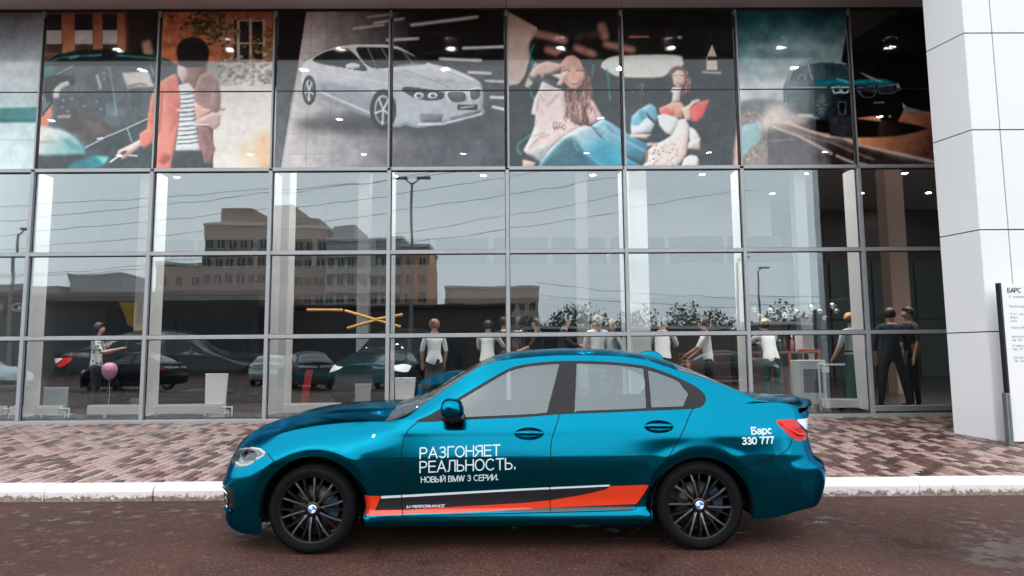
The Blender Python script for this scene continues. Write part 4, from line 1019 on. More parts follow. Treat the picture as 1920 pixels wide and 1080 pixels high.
# parked cars: plainer copies of the saloon
KEEP = {'front_bumper', 'front_wing', 'front_door', 'rear_door', 'rear_quarter', 'rear_bumper', 'boot_face', 'side_sill', 'roof_side', 'bonnet', 'roof', 'boot_lid', 'windscreen', 'rear_window', 'windscreen_surround', 'rear_window_surround', 'cowl', 'side_window', 'window_trim', 'headlight', 'tail_light', 'tail_light_clear', 'air_intake', 'underbody', 'wheel_housing', 'rear_backing', 'front_backing', 'arch_lip'}
M_DARKGL = mat('dark_car_glass', (.015, .02, .022), .05, coat=.5)
def parked(x, y, rz, col, label, sz=1.0, sx=1.0, name='parked_car', group='cars in the car park', z=0, keep_ext=()):
    pm = paint('paint_'+label.split()[0], col, .3, .5)
    e = empty(name, (x, y, z), rz, label, 'car', group); e.scale = (sx, 1, sz)
    for ch in list(car.children):
        nm = ch.name.split('.')[0]
        if nm == 'wheel':
            wp = empty('wheel'); wp.parent = e; wp.location = ch.location; wp.rotation_euler = ch.rotation_euler
            for g2 in ch.children:
                if g2.name.split('.')[0] in ('tyre', 'rim'):
                    c = g2.copy(); COL.objects.link(c); c.parent = wp
                    if g2.name.startswith('rim'):
                        for s3 in g2.children:
                            if s3.name.startswith('spoke'): d = s3.copy(); COL.objects.link(d); d.parent = c; d.material_slots[1].link = 'OBJECT'; d.material_slots[1].material = M_HUB
            continue
        if nm not in KEEP: continue
        c = ch.copy(); COL.objects.link(c); c.parent = e
        sl = c.material_slots[0]; m0 = ch.data.materials[0]
        if m0 in (M_BLUE, M_RED, M_CARGL, M_SCREEN, M_LENS):
            sl.link = 'OBJECT'; sl.material = pm if m0 in (M_BLUE, M_RED) else (M_WHL if m0 == M_LENS else M_DARKGL)
    # stripes and cups are part of the doors here
    for k in ('red_stripe', 'black_stripe', 'white_pinstripe'):
        for mir in (False, True):
            c = made[(k, mir)].copy(); COL.objects.link(c); c.parent = e; c.name = 'door_moulding'; c.material_slots[0].link = 'OBJECT'; c.material_slots[0].material = pm
    for ch in list(car.children):
        for g2 in ch.children:
            if g2.name.split('.')[0] == 'handle_cup':
                c = g2.copy(); COL.objects.link(c); c.parent = e; c.name = 'door_handle'; c.material_slots[0].link = 'OBJECT'; c.material_slots[0].material = pm
    return e
parked(-9.6, -9.0, R(60), (.004, .06, .075), 'teal crossover parked between the black and silver cars', 1.16)
parked(-17.5, -8.6, R(8), (.008, .008, .010), 'black estate parked side-on in the car park', 1.18)
parked(-13.3, -15.5, R(80), (.42, .46, .47), 'silver hatchback parked behind the teal crossover', 1.1)
parked(-24.5, -8.5, R(190), (.50, .60, .63), 'pale blue saloon parked at the end of the row', 1.05)
parked(-5.2, -10.0, R(95), (.010, .012, .014), 'charcoal saloon parked nose-in behind the street', 1.12)
parked(.4, -11.0, R(88), (.30, .04, .03), 'dull red saloon parked nose-in', 1.08)
parked(5.5, -10.2, R(92), (.012, .014, .016), 'graphite crossover parked nose-in', 1.15)
parked(11.5, -11.0, R(185), (.10, .11, .12), 'grey saloon parked side-on beyond the graphite crossover', 1.08)
parked(20.5, -10.5, R(88), (.04, .045, .05), 'dark grey saloon alone at the far side of the car park', 1.1)
# pale lines of the car park
M_LINE = grain('road_paint', (.55, .54, .52), .2, 8, .6)
for i in range(12):
    x = -22+3.9*i; o = MB().add([(x, -11.5, .004), (x+.12, -11.5, .004), (x+.12, -6.6, .004), (x, -6.6, .004)], [(0, 1, 2, 3)]).build('parking_line', M_LINE, kind='structure')
MB().add([(-26, -4.2, .004), (26, -4.0, .004), (26, -3.88, .004), (-26, -4.08, .004)], [(0, 1, 2, 3)]).build('lane_line', M_LINE, kind='structure')
# ================================================================ people in the showroom
M_SKIN = grain('skin', (.52, .30, .22), .06, 8, .5, .0); M_SKIN2 = grain('skin_tan', (.42, .23, .16), .06, 8, .5, .0)
def cloth(name, c, amp=.12): return grain('cloth_'+name, c, amp, 5, .85, .25, 35)
CL = dict(white=cloth('white', (.86, .88, .88), .04), black=cloth('black', (.012, .012, .014)), navy=cloth('navy', (.014, .020, .032)), grey=cloth('grey', (.42, .50, .52), .06), green=cloth('green', (.020, .075, .068)), dark=cloth('dark', (.02, .022, .026)), pale=cloth('pale', (.40, .48, .50)))
def floral():
    m = mat('cloth_floral', (.75, .77, .76), .8); N, L, b = nodes(m); v = N.new('ShaderNodeTexVoronoi'); v.inputs['Scale'].default_value = 16
    tc = N.new('ShaderNodeTexCoord'); L.new(tc.outputs['Object'], v.inputs['Vector'])
    r = ramp(N, L, v.outputs['Distance'], [(.30, (.02, .07, .07)), (.40, (.76, .78, .77))]); L.new(r.outputs[0], b.inputs['Base Color']); return m
CL['floral'] = floral()
HAIR = dict(brown=grain('hair_brown', (.05, .025, .014), .3, 30, .5), black=grain('hair_black', (.010, .008, .008), .3, 30, .45), blonde=grain('hair_blonde', (.30, .18, .10), .35, 30, .5), fair=grain('hair_fair', (.22, .12, .07), .3, 30, .5))
M_CAP = grain('cap_yellow', (.72, .40, .13), .06, 6, .8)
def person(x, y, rz, H, top, legs, label, skin=M_SKIN, hair='brown', hairstyle='short', lean=0, twist=0, look=0, armR=(20, 20), armL=(20, 20), sleeve=1.0, woman=False, cap=False, apron=None, z=FZ, cat='person', stance=.0):
    """rz: facing direction (0 = towards +y, away from the street). arm = (raise forward, elbow bend) in degrees"""
    k = H/1.75; J, E_, rad, cls = [], [], [], []
    def add(p, parent, r, c):
        J.append(Vector(p)*k); rad.append((r*k, r*k) if not isinstance(r, tuple) else (r[0]*k, r[1]*k)); cls.append(c)
        if parent is not None: E_.append((parent, len(J)-1))
        return len(J)-1
    sw_ = .165 if woman else .19; hip = .10; la = R(lean)
    def tor(h, dx=0, dy=0):      # torso point, bending forward from the hips
        hh = h-.95; return (dx, dy+math.sin(la)*hh, .95+math.cos(la)*hh)
    pel = add((0, 0, .95), None, (.155, .115), 'L')
    wst = add(tor(1.10), pel, (.125 if woman else .145, .10), 'T'); ch = add(tor(1.28), wst, (.155 if woman else .175, .115), 'T'); uc = add(tor(1.40), ch, (.13, .09), 'T')
    nk = add(tor(1.48), uc, .058, 'S'); fx, fy = math.sin(R(look)), math.cos(R(look)); hb = tor(1.53)
    h1 = add((hb[0], hb[1]+.01, hb[2]+.01), nk, .062, 'S'); h2 = add((hb[0]+fx*.02, hb[1]+.01+fy*.02, hb[2]+.085), h1, (.082, .092), 'S'); h3 = add((hb[0]+fx*.008, hb[1]+.01+fy*.008, hb[2]+.165), h2, (.075, .085), 'S')
    add((hb[0]+fx*.118, hb[1]+.01+fy*.118, hb[2]+.070), h2, .014, 'S')
    for s, (ar, eb) in ((1, armR), (-1, armL)):
        sh_ = tor(1.41, s*sw_); a = add(sh_, uc, .062, 'T'); fa = R(ar)+la*.3; el = (sh_[0]+s*.07, sh_[1]+math.sin(fa)*.28, sh_[2]-math.cos(fa)*.28)
        b_ = add(el, a, .045, 'T' if sleeve > .45 else 'S'); fb = fa+R(eb); wr = (el[0]-s*.02, el[1]+math.sin(fb)*.25, el[2]-math.cos(fb)*.25)
        mid = add(tuple((Vector(el)*.45+Vector(wr)*.55)), b_, .037, 'T' if sleeve > .8 else 'S'); c_ = add(wr, mid, .027, 'S'); d = (Vector(wr)-Vector(el)).normalized()
        pm = add(tuple(Vector(wr)+d*.06), c_, (.034, .02), 'S')
        for q in range(4): add(tuple(Vector(wr)+d*(.135+.02*(q in (1, 2)))+Vector(((q-1.5)*.018, 0, -.01))), pm, .009, 'S')
        add(tuple(Vector(wr)+d*.07+Vector((-s*.045, .02, 0))), c_, .010, 'S')
    for s in (1, -1):
        hj = add((s*hip, 0, .90), pel, .095, 'L'); kn = add((s*(hip+.015+stance*.5), .015, .50), hj, .066, 'L'); an = add((s*(hip+.02+stance), -.01, .10), kn, .046, 'L')
        hl = add((s*(hip+.02+stance), .0, .045), an, .043, 'B'); add((s*(hip+.045+stance), .17, .038), hl, .036, 'B')
    me = bpy.data.meshes.new('body'); me.from_pydata(J, E_, []); o = bpy.data.objects.new('body', me); COL.objects.link(o)
    sk = o.modifiers.new('s', 'SKIN'); sk.use_smooth_shade = True
    for i, v in enumerate(me.skin_vertices[0].data): v.radius = rad[i]; v.use_root = (i == 0)
    sb = o.modifiers.new('d', 'SUBSURF'); sb.levels = 1; sb.render_levels = 1
    bm2 = bpy.data.meshes.new_from_object(o.evaluated_get(bpy.context.evaluated_depsgraph_get())); bpy.data.objects.remove(o)
    bm2.materials.clear()
    for m in (CL[top], CL[legs], skin, CL['black']): bm2.materials.append(m)
    MI = {'T': 0, 'L': 1, 'S': 2, 'B': 3}; seg = [(np.array(J[a]), np.array(J[b]), MI[cls[b]] if cls[a] != 'L' or cls[b] != 'T' else 0) for a, b in E_]
    C_ = np.array([p.center for p in bm2.polygons]); best = np.full(len(C_), 9.); mi = np.zeros(len(C_), int)
    for a, b, m_ in seg:
        e = b-a; t = np.clip(((C_-a)@e)/(e@e), 0, 1); d = np.linalg.norm(C_-a-t[:, None]*e, axis=1); u = d < best; best = np.where(u, d, best); mi = np.where(u, m_, mi)
    mi = np.where((mi < 2) & (np.abs(C_[:, 0]) < .21*k) & (C_[:, 2] > .5*k), np.where(C_[:, 2] > (.93+.02*np.sin(C_[:, 0]*25))*k, 0, 1), mi)
    bm2.polygons.foreach_set('material_index', mi.tolist()); bm2.polygons.foreach_set('use_smooth', [True]*len(mi))
    pe = empty('person', (x, y, z), rz, label, cat)
    put('body', bm2, pe)
    hc = Vector(J[h2]); hm = HAIR[hair]; hr = MB(); n, m_ = 16, 10; vs = []; low = {'short': .02, 'bun': .02, 'long': -.22, 'curly': -.20, 'bob': -.08}[hairstyle]
    for i in range(m_+1):
        for q in range(n):
            ph = 2*math.pi*q/n; front = math.cos(ph-(math.pi/2-R(look))); th = math.pi*.5*i/m_*(1.42 if front < -.1 else (1.25 if front < .3 else 1.0))
            r_ = .108*k*(1+(.10 if hairstyle == 'curly' else 0)*math.sin(q*5+i*3)); zz = math.cos(th)*.118*k; rr = math.sin(th)*r_
            if th > 1.0 and front > .35: rr *= .80; zz = max(zz, .050*k)
            p = Vector((math.cos(ph)*rr, math.sin(ph)*rr*1.08, zz+.028*k)); vs.append(hc+p+Vector((-fx*.012, -fy*.012, 0)))
        # falls below
    if low < 0:
        for j in range(1, 5):
            for q in range(n):
                ph = 2*math.pi*q/n; front = math.cos(ph-(math.pi/2-R(look))); d = low*k*j/4*(1 if front < .3 else .05); wv = 1+(.16*math.sin(q*7+j*5) if hairstyle == 'curly' else 0)
                vs.append(Vector(vs[m_*n+q])+Vector((0, 0, d))+Vector((math.cos(ph), math.sin(ph), 0))*.018*k*(wv-1)*4)
    R_ = len(vs)//n
    hr.add(vs, [(i*n+q, (i+1)*n+q, (i+1)*n+(q+1) % n, i*n+(q+1) % n) for i in range(R_-1) for q in range(n)], 0, True)
    if hairstyle == 'bun': hr.ball(hc+Vector((-fx*.10, -fy*.10, .075))*k, .05*k)
    hr.build('hair', hm, pe)
    if cap:
        cp = MB(); cp.lathe([(.002, .150), (.06, .145), (.098, .11), (.112, .05), (.113, .035)], 18, 'z', tuple(hc)); o = cp.build('cap', M_CAP, pe)
        br = MB(); a0 = math.pi/2-R(look); v2 = []
        for t in np.linspace(-1.0, 1.0, 9):
            for r_, dz in ((.108, .045), (.19-.05*abs(t), .030)): v2.append((hc.x+r_*math.cos(a0+t), hc.y+r_*math.sin(a0+t), hc.z+dz))
        br.add(v2, [(2*i, 2*i+1, 2*i+3, 2*i+2) for i in range(8)], 0, True).build('cap_brim', M_CAP, o)
    if apron:
        ap = MB(); vs = []; hs = (.99, .90, .60, .30, .14); n = 22
        for hh in hs:
            for q in range(n):
                t = 2*math.pi*q/n; g = 1+.03*math.sin(q*3+hh*9); vs.append((math.cos(t)*(.175+.05*(1-hh))*g*k, (math.sin(t)*(.135+.05*(1-hh))*g)*k, hh*k))
        ap.add(vs, [(i*n+q, i*n+(q+1) % n, (i+1)*n+(q+1) % n, (i+1)*n+q) for i in range(len(hs)-1) for q in range(n)], 0, True).build('apron', CL[apron], pe)
        tp = tor(1.06); MB().tube([(math.cos(t)*.150*k, tp[1]*k+math.sin(t)*.118*k, 1.05*k) for t in np.linspace(0, 2*math.pi, 20)], .016*k, 6, cap=False).build('apron_tie', CL['dark'], pe)
    return pe
PI = math.pi
person(-1.34, 12.55, R(12), 1.70, 'white', 'dark', 'woman in a white shirt with a light brown bun, back to the glass', hair='fair', hairstyle='bun', woman=True, sleeve=.6, look=25, armR=(10, 15), armL=(10, 15))
person(-.36, 12.9, R(-18), 1.70, 'white', 'dark', 'dark-haired waiter in a white shirt reaching over the drinks table', hair='black', hairstyle='short', sleeve=.7, lean=6, look=-20, armR=(45, 40), armL=(35, 40))
person(-.03, 13.6, R(4), 1.80, 'black', 'black', 'man in a black suit with a white collar seen from behind', hair='black')
person(.26, 13.3, R(-8), 1.78, 'black', 'black', 'person with long dark hair in black, back to the glass', hair='black', hairstyle='long')
person(.66, 12.75, R(82), 1.72, 'black', 'black', 'bearded man in a black T-shirt with a top knot, in profile', skin=M_SKIN2, hair='brown', hairstyle='bun', lean=5, sleeve=.5, armR=(30, 40), armL=(30, 40))
person(1.10, 13.4, R(-95), 1.80, 'black', 'black', 'dark-haired man in a black jacket looking down', hair='black', lean=8, armR=(30, 50), armL=(30, 50))
person(1.74, 12.7, R(0), 1.76, 'white', 'dark', 'woman with long curly fair hair in a white blouse, back to the glass', hair='blonde', hairstyle='curly', woman=True, sleeve=.9)
person(2.15, 13.6, R(-60), 1.72, 'pale', 'dark', 'person in a pale blue shirt beside the white column', hair='fair', hairstyle='bob', woman=True)
person(2.95, 12.6, R(-16), 1.74, 'white', 'black', 'broad-shouldered man in a white shirt leaning forward beside the column', hair='brown', lean=16, armR=(40, 40), armL=(25, 30))
person(3.82, 12.6, R(70), 1.70, 'white', 'black', 'young man in a white shirt and black trousers, one arm lowered', skin=M_SKIN2, hair='brown', lean=6, sleeve=.7, armR=(18, 30), armL=(25, 30))
person(4.52, 13.1, R(-80), 1.78, 'black', 'black', 'grey-faced man in a dark coat beside the drinks bar', hair='black', armR=(30, 60), armL=(30, 60))
person(4.92, 12.35, R(6), 1.70, 'white', 'green', 'bartender in a yellow cap and white shirt bending over the bar', hair='black', lean=24, cap=True, apron=None, sleeve=.5, armR=(50, 30), armL=(50, 30))
person(6.26, 12.02, R(16), 1.72, 'grey', 'green', 'bartender in a yellow cap and long green apron, back to the glass', hair='brown', cap=True, apron='green', sleeve=.5, look=35, armR=(8, 35), armL=(8, 35))
person(6.98, 12.05, R(-12), 1.82, 'navy', 'navy', 'man all in black with legs apart, back to the glass', hair='black', stance=.10, sleeve=1, armR=(5, 10), armL=(5, 10))
person(7.40, 12.15, R(84), 1.84, 'black', 'black', 'bearded man in a black T-shirt standing in profile at the dark end pane', skin=M_SKIN2, hair='black', sleeve=.5, armR=(4, 18), armL=(0, 15))
person(-7.62, 12.55, R(-70), 1.68, 'floral', 'dark', 'woman in a white blouse with a dark flower print, holding up a phone', hair='black', hairstyle='bob', woman=True, sleeve=.5, armR=(25, 80), armL=(20, 90))
# ---------------------------------------------------------------- furniture and decorations
M_RAD = grain('radiator_white', (.88, .88, .87), .02, 3, .4, .0); M_ORANGE = grain('orange_wood', (.52, .17, .06), .12, 8, .5)
def radiator(x0, x1, label):
    e = empty('radiator', ((x0+x1)/2, 11.86, FZ), 0, label, 'radiator'); h = (x1-x0)/2
    MB().box(-h, h, -.07, .07, .045, .195).build('casing', M_RAD, e, bevel=.008); MB().box(-h+.004, h-.004, -.062, .062, .196, .204).build('grille', M_ALU, e)
    for dx in (-h+.3, 0, h-.3): MB().box(dx-.02, dx+.02, -.05, .05, 0, .045).build('foot', M_RAD, e)
    MB().tube([(h, -.02, .15), (h+.16, -.02, .15), (h+.16, -.02, 0)], .013, 8).build('pipe', M_RAD, e); MB().tube([(h, -.02, .09), (h+.10, -.02, .09), (h+.10, -.02, 0)], .013, 8).build('pipe', M_RAD, e)
radiator(-10.2, -8.75, 'low white radiator cut by the leftmost mullion'); radiator(-8.62, -7.78, 'short low white radiator in the first full bay'); radiator(-7.28, -4.95, 'long low white radiator under the second bay'); radiator(-3.9, -2.9, 'low white radiator beside the first column'); radiator(5.6, 6.2, 'short white radiator by the aproned bartender')
def stand(name, x, y, w_, h, label, m, tilt=.12, cat='display stand'):
    e = empty(name, (x, y, FZ), 0, label, cat)
    MB().prism([(-w_/2, .02), (w_/2, .02), (w_/2+tilt*.3, h), (-w_/2-tilt*.1, h)], -.02, .02).build('panel', m, e, bevel=.006)
    MB().box(-w_/2-.05, w_/2+.05, -.14, .14, 0, .019).build('foot', m, e)
    return e
M_CLOUD = glass_mat('frosted_panel', .10, (.70, .74, .75), 0)
stand('info_stand', -8.10, 12.2, .42, .50, 'translucent grey information panel beside the short radiator', grain('panel_grey', (.36, .42, .43), .05, 3, .4, .0), 0)
stand('info_stand', -5.28, 12.3, .36, .72, 'white flared display stand behind the long radiator', M_RAD)
stand('info_stand', -1.86, 12.3, .30, .62, 'white display stand beside the woman with the bun', M_RAD, .2)
stand('info_stand', -2.7, 12.7, .26, .50, 'small grey card stand near the pale mullion', grain('card_grey', (.30, .31, .31), .05, 3, .5, .0))
# red ribbon banner
rb = MB(); pts = [(.02, .75), (.0, .72), (-.03, .5), (-.06, .3), (-.08, .1), (-.07, .0)]
rb.prism([(x-.06, z_) for x, z_ in pts]+[(x+.07, z_) for x, z_ in pts[::-1]], -.012, .012).build('red_banner', mat('red_banner', (.42, .012, .016), .45), None, (-3.60, 12.3, FZ+.03), label='narrow curved red banner standing beside the first column', cat='banner')
# crossed yellow poles
M_POLEY = grain('yellow_wood', (.62, .33, .08), .12, 10, .5)
py = 13.6; e = empty('pole_sculpture', (-2.9, py, FZ), 0, 'crossed yellow wooden poles hanging over the cars', 'decoration')
def wpt(px_, pz_): return (px_+2.9, 0, pz_-FZ)
for a, b_ in (((-4.05, 2.38), (-3.32, 2.37)), ((-3.28, 2.36), (-2.14, 2.02)), ((-3.22, 2.00), (-2.62, 2.17)), ((-2.62, 2.18), (-2.10, 2.27))):
    MB().tube([wpt(*a), wpt(*b_)], .030, 8).build('pole', M_POLEY, e)
for xx in (-3.7, -2.3): MB().tube([wpt(xx, 2.2), (xx+2.9, 0, CZ-FZ)], .004, 5).build('hanging_wire', M_GASK, e)
# bar with bottles
bar = empty('bar_table', (5.35, 12.75, FZ), 0, 'drinks bar with dark top on orange wooden legs', 'table')
MB().box(-.85, .55, -.3, .3, 1.0, 1.04).build('top', M_WOOD, bar, bevel=.005)
for dx in (-.80, -.05, .50):
    for dy in (-.25, .25): MB().box(dx-.03, dx+.03, dy-.03, dy+.03, 0, .998).build('leg', M_ORANGE, bar)
bar2 = empty('bar_table', (4.1, 13.3, FZ), 0, 'second orange-legged bar table behind the white mullion', 'table')
MB().box(-.6, .6, -.3, .3, .98, 1.02).build('top', M_WOOD, bar2); 
for dx in (-.55, .55): MB().box(dx-.03, dx+.03, -.28, -.22, 0, .979).build('leg', M_ORANGE, bar2); MB().box(dx-.03, dx+.03, .22, .28, 0, .979).build('leg', M_ORANGE, bar2)
def bottle(x, y, z, h, m, capm, label):
    e = empty('bottle', (x, y, z), 0, label, 'bottle'); MB().lathe([(.002, 0), (.034, .0), (.036, .01), (.036, h*.58), (.014, h*.75), (.013, h*.95)], 14).build('glass', m, e); MB().lathe([(.016, h*.90), (.016, h), (.001, h)], 12).build('cap', capm, e)
bottle(5.42, 12.62, FZ+1.041, .30, mat('rose_bottle', (.45, .16, .16), .15), M_RAD, 'rose bottle with a white cap standing on the bar'); bottle(5.30, 12.68, FZ+1.041, .28, mat('amber_bottle', (.22, .08, .03), .15), M_BLK, 'amber bottle with a black cap on the bar'); bottle(5.18, 12.6, FZ+1.041, .22, mat('green_bottle', (.03, .12, .08), .12), M_RAD, 'small green bottle on the bar')
box('menu_card', 5.52, 5.66, 12.70, 12.715, FZ+1.041, FZ+1.40, M_RAD, label='white upright menu card on the bar', cat='card')
box('serving_tray', 5.55, 5.88, 12.5, 12.68, FZ+1.041, FZ+1.075, mat('red_tray', (.5, .05, .03), .4), bevel=.008, label='flat red tray at the end of the bar', cat='tray')
bx_ = empty('white_fridge', (5.50, 12.2, FZ), 0, 'pale grey box fridge under the bar', 'fridge'); MB().box(-.24, .24, -.2, .2, .10, .88).build('body', grain('fridge_grey', (.55, .60, .61), .05, 2, .4, .0), bx_, bevel=.01); MB().box(-.17, .17, -.208, -.201, .30, .72).build('door', M_GALG, bx_)
fr_ = empty('display_frame', (5.86, 12.0, FZ), 0, 'white square metal frame stand beside the aproned bartender', 'display stand')
for q in ((-.27, -.235, 0, .78), (.235, .27, 0, .78)): MB().box(q[0], q[1], -.02, .02, q[2], q[3]).build('upright', M_RAD, fr_)
MB().box(-.27, .27, -.02, .02, .781, .815).build('top_rail', M_RAD, fr_); MB().box(-.234, .234, -.015, .015, .16, .185).build('lower_rail', M_RAD, fr_); MB().box(-.21, -.07, -.026, -.021, .66, .76).build('card', M_RAD, fr_)
# glass balls strung over the bar
M_BALL = mat('mirror_ball', (.75, .78, .8), .06, 1.0)
bm_ = MB().ball((0, 0, 0), .062, n=14, m=9); BM = bm_.mesh('ball', M_BALL)
hk = MB().tube([(0, 0, .06), (0, 0, .13)], .006, 5).mesh('hook', M_STEEL)
for i, (bx2, bz) in enumerate([(4.70+.135*i+RNG.uniform(-.03, .03), 2.26+.05*math.sin(i*1.9)-(.17 if i % 3 == 1 else 0)) for i in range(15)]):
    e = empty('mirror_ball', (bx2, 12.55+.08*math.sin(i*2.7), bz), 0, 'silvery glass ball strung over the drinks bar', 'ball', 'glass balls over the bar'); put('ball', BM, e); put('hook', hk, e)
MB().tube([(4.5, 12.55, 2.45), (5.6, 12.55, 2.40), (6.9, 12.55, 2.45)], .008, 6).build('garland_cord', M_GASK, label='thin dark cord above the glass balls', cat='cord')
# balloon
bl = empty('balloon', (-7.25, 12.35, 1.20), 0, 'pink balloon beside the woman in the flowered blouse', 'balloon'); bb = MB(); bb.lathe([(.001, .16), (.06, .15), (.115, .10), (.135, .03), (.12, -.06), (.07, -.13), (.018, -.165)], 20); bb.build('skin', mat('pink_rubber', (.55, .24, .38), .25, coat=.5), bl); MB().tube([(0, 0, -.165), (.02, 0, -.4), (0, 0, -.78)], .003, 5).build('string', M_RAD, bl)
# cars on show
parked(-7.2, 15.2, R(200), (.010, .010, .012), 'black saloon on show behind the flowered blouse', 1.1, name='show_car', group='cars on show', z=FZ)
parked(-2.4, 15.6, R(78), (.006, .03, .035), 'dark teal saloon on show behind the display stands', 1.12, name='show_car', group='cars on show', z=FZ)
# ================================================================ printed films on the upper panes
class Canvas:
    """a small painting kept as an array; x, y in print units"""
    def __init__(s, x0, y0, x1, y1, c=(60, 60, 60)):
        s.x0, s.y0, s.w, s.h = x0, y0, int(x1-x0), int(y1-y0); s.a = np.zeros((s.h, s.w, 3)); s.a[:] = c
        s.vol = 0; s.Y, s.X = np.mgrid[0:s.h, 0:s.w]; s.X = s.X+x0+.5; s.Y = s.Y+y0+.5
    def blur(s, m, r):
        r = int(r)
        for ax in (0, 1):
            for _ in range(2):
                p = np.pad(m, [(r, r) if k == ax else (0, 0) for k in (0, 1)], mode='edge'); c = np.cumsum(p, axis=ax); c = np.insert(c, 0, 0, axis=ax); n = 2*r+1
                m = (np.take(c, range(n, c.shape[ax]), axis=ax)-np.take(c, range(0, c.shape[ax]-n), axis=ax))/n
        return m
    def put(s, m, c, blur=0, a=1.):
        jj, ii = np.nonzero(m.any(1))[0], np.nonzero(m.any(0))[0]
        if not len(jj): return
        g = 14+4*int(blur); j0, j1, i0, i1 = max(0, jj[0]-g), min(s.h, jj[-1]+g), max(0, ii[0]-g), min(s.w, ii[-1]+g)
        full, s.a, m = s.a, s.a[j0:j1, i0:i1], m[j0:j1, i0:i1]
        s._put(m, c if np.ndim(c) < 3 else c[j0:j1, i0:i1], blur, a); s.a = full
    def _put(s, m, c, blur, a):
        if blur: m = s.blur(m, blur)
        c = np.asarray(c, float)
        if s.vol:        # printed shapes read as rounded, lit from the upper left
            bl = s.blur(m, 5); gy, gx = np.gradient(bl); b2 = s.blur(m, 2); hy, hx = np.gradient(b2)
            c = c*np.clip(1+s.vol*(5*(.6*gx+.8*gy)+1.6*(.6*hx+.8*hy)), .45, 1.4)[..., None]
        s.a += (c-s.a)*(m*a)[..., None]
    def mask(s, pts):
        m = np.zeros((s.h, s.w))
        for ox, oy in ((-.25, -.25), (.25, -.25), (-.25, .25), (.25, .25)):
            ins = np.zeros((s.h, s.w), bool); X, Y = s.X+ox, s.Y+oy
            for (ax, ay), (bx, by) in zip(pts, pts[1:]+pts[:1]):
                if ay != by: ins ^= ((ay > Y) != (by > Y)) & (X < (bx-ax)*(Y-ay)/(by-ay)+ax)
            m += ins*.25
        return m
    def poly(s, pts, c, blur=0, a=1., smooth=True):
        if smooth and len(pts) > 4: pts = smooth_poly(pts, 4)
        s.put(s.mask(list(pts)), c, blur, a)
    def grad(s, pts, c0, c1, p0, p1, blur=0, a=1., smooth=False):
        if smooth: pts = smooth_poly(pts, 4)
        d = np.array(p1, float)-p0; t = np.clip(((s.X-p0[0])*d[0]+(s.Y-p0[1])*d[1])/(d@d), 0, 1)[..., None]
        s.put(s.mask(list(pts)), np.array(c0)*(1-t)+np.array(c1)*t, blur, a)
    def ell(s, cx, cy, rx, ry, c, blur=0, a=1.): s.put(np.clip((1-np.hypot((s.X-cx)/rx, (s.Y-cy)/ry))*min(rx, ry)+.5, 0, 1), c, blur, a)
    def line(s, pts, w_, c, blur=0, a=1.):
        pad = int(w_/2+2); px_ = [p[0]-s.x0 for p in pts]; py_ = [p[1]-s.y0 for p in pts]
        i0, i1 = max(0, int(min(px_))-pad), min(s.w, int(max(px_))+pad+1); j0, j1 = max(0, int(min(py_))-pad), min(s.h, int(max(py_))+pad+1)
        if i1 <= i0 or j1 <= j0: return
        P = np.stack([s.X[j0:j1, i0:i1].ravel(), s.Y[j0:j1, i0:i1].ravel()], 1); m = np.zeros((s.h, s.w))
        m[j0:j1, i0:i1] = np.clip(w_/2-sdist(P, pts, False).reshape(j1-j0, i1-i0)+.5, 0, 1); v_, s.vol = s.vol, 0; s.put(m, c, blur, a); s.vol = v_
    def noise(s, m, amp, scale, seed):
        r = np.random.default_rng(seed); n = np.zeros((s.h, s.w))
        for o, wt in ((1, 1.), (2, .6), (4, .4)):
            g_ = r.random((int(s.h/scale*o)+3, int(s.w/scale*o)+3)); yy, xx = (s.Y-s.y0)/scale*o, (s.X-s.x0)/scale*o; yi, xi = yy.astype(int), xx.astype(int); fy, fx = yy-yi, xx-xi
            fy, fx = fy*fy*(3-2*fy), fx*fx*(3-2*fx); n += wt*((g_[yi, xi]*(1-fx)+g_[yi, xi+1]*fx)*(1-fy)+(g_[yi+1, xi]*(1-fx)+g_[yi+1, xi+1]*fx)*fy-.5)
        s.a += (n*amp*m)[..., None]
        return n
def TR(ox, oy, sc): return lambda *p: [(ox+x/sc, oy+y/sc) for x, y in p]
RC = lambda x0, y0, x1, y1: [(x0, y0), (x1, y0), (x1, y1), (x0, y1)]
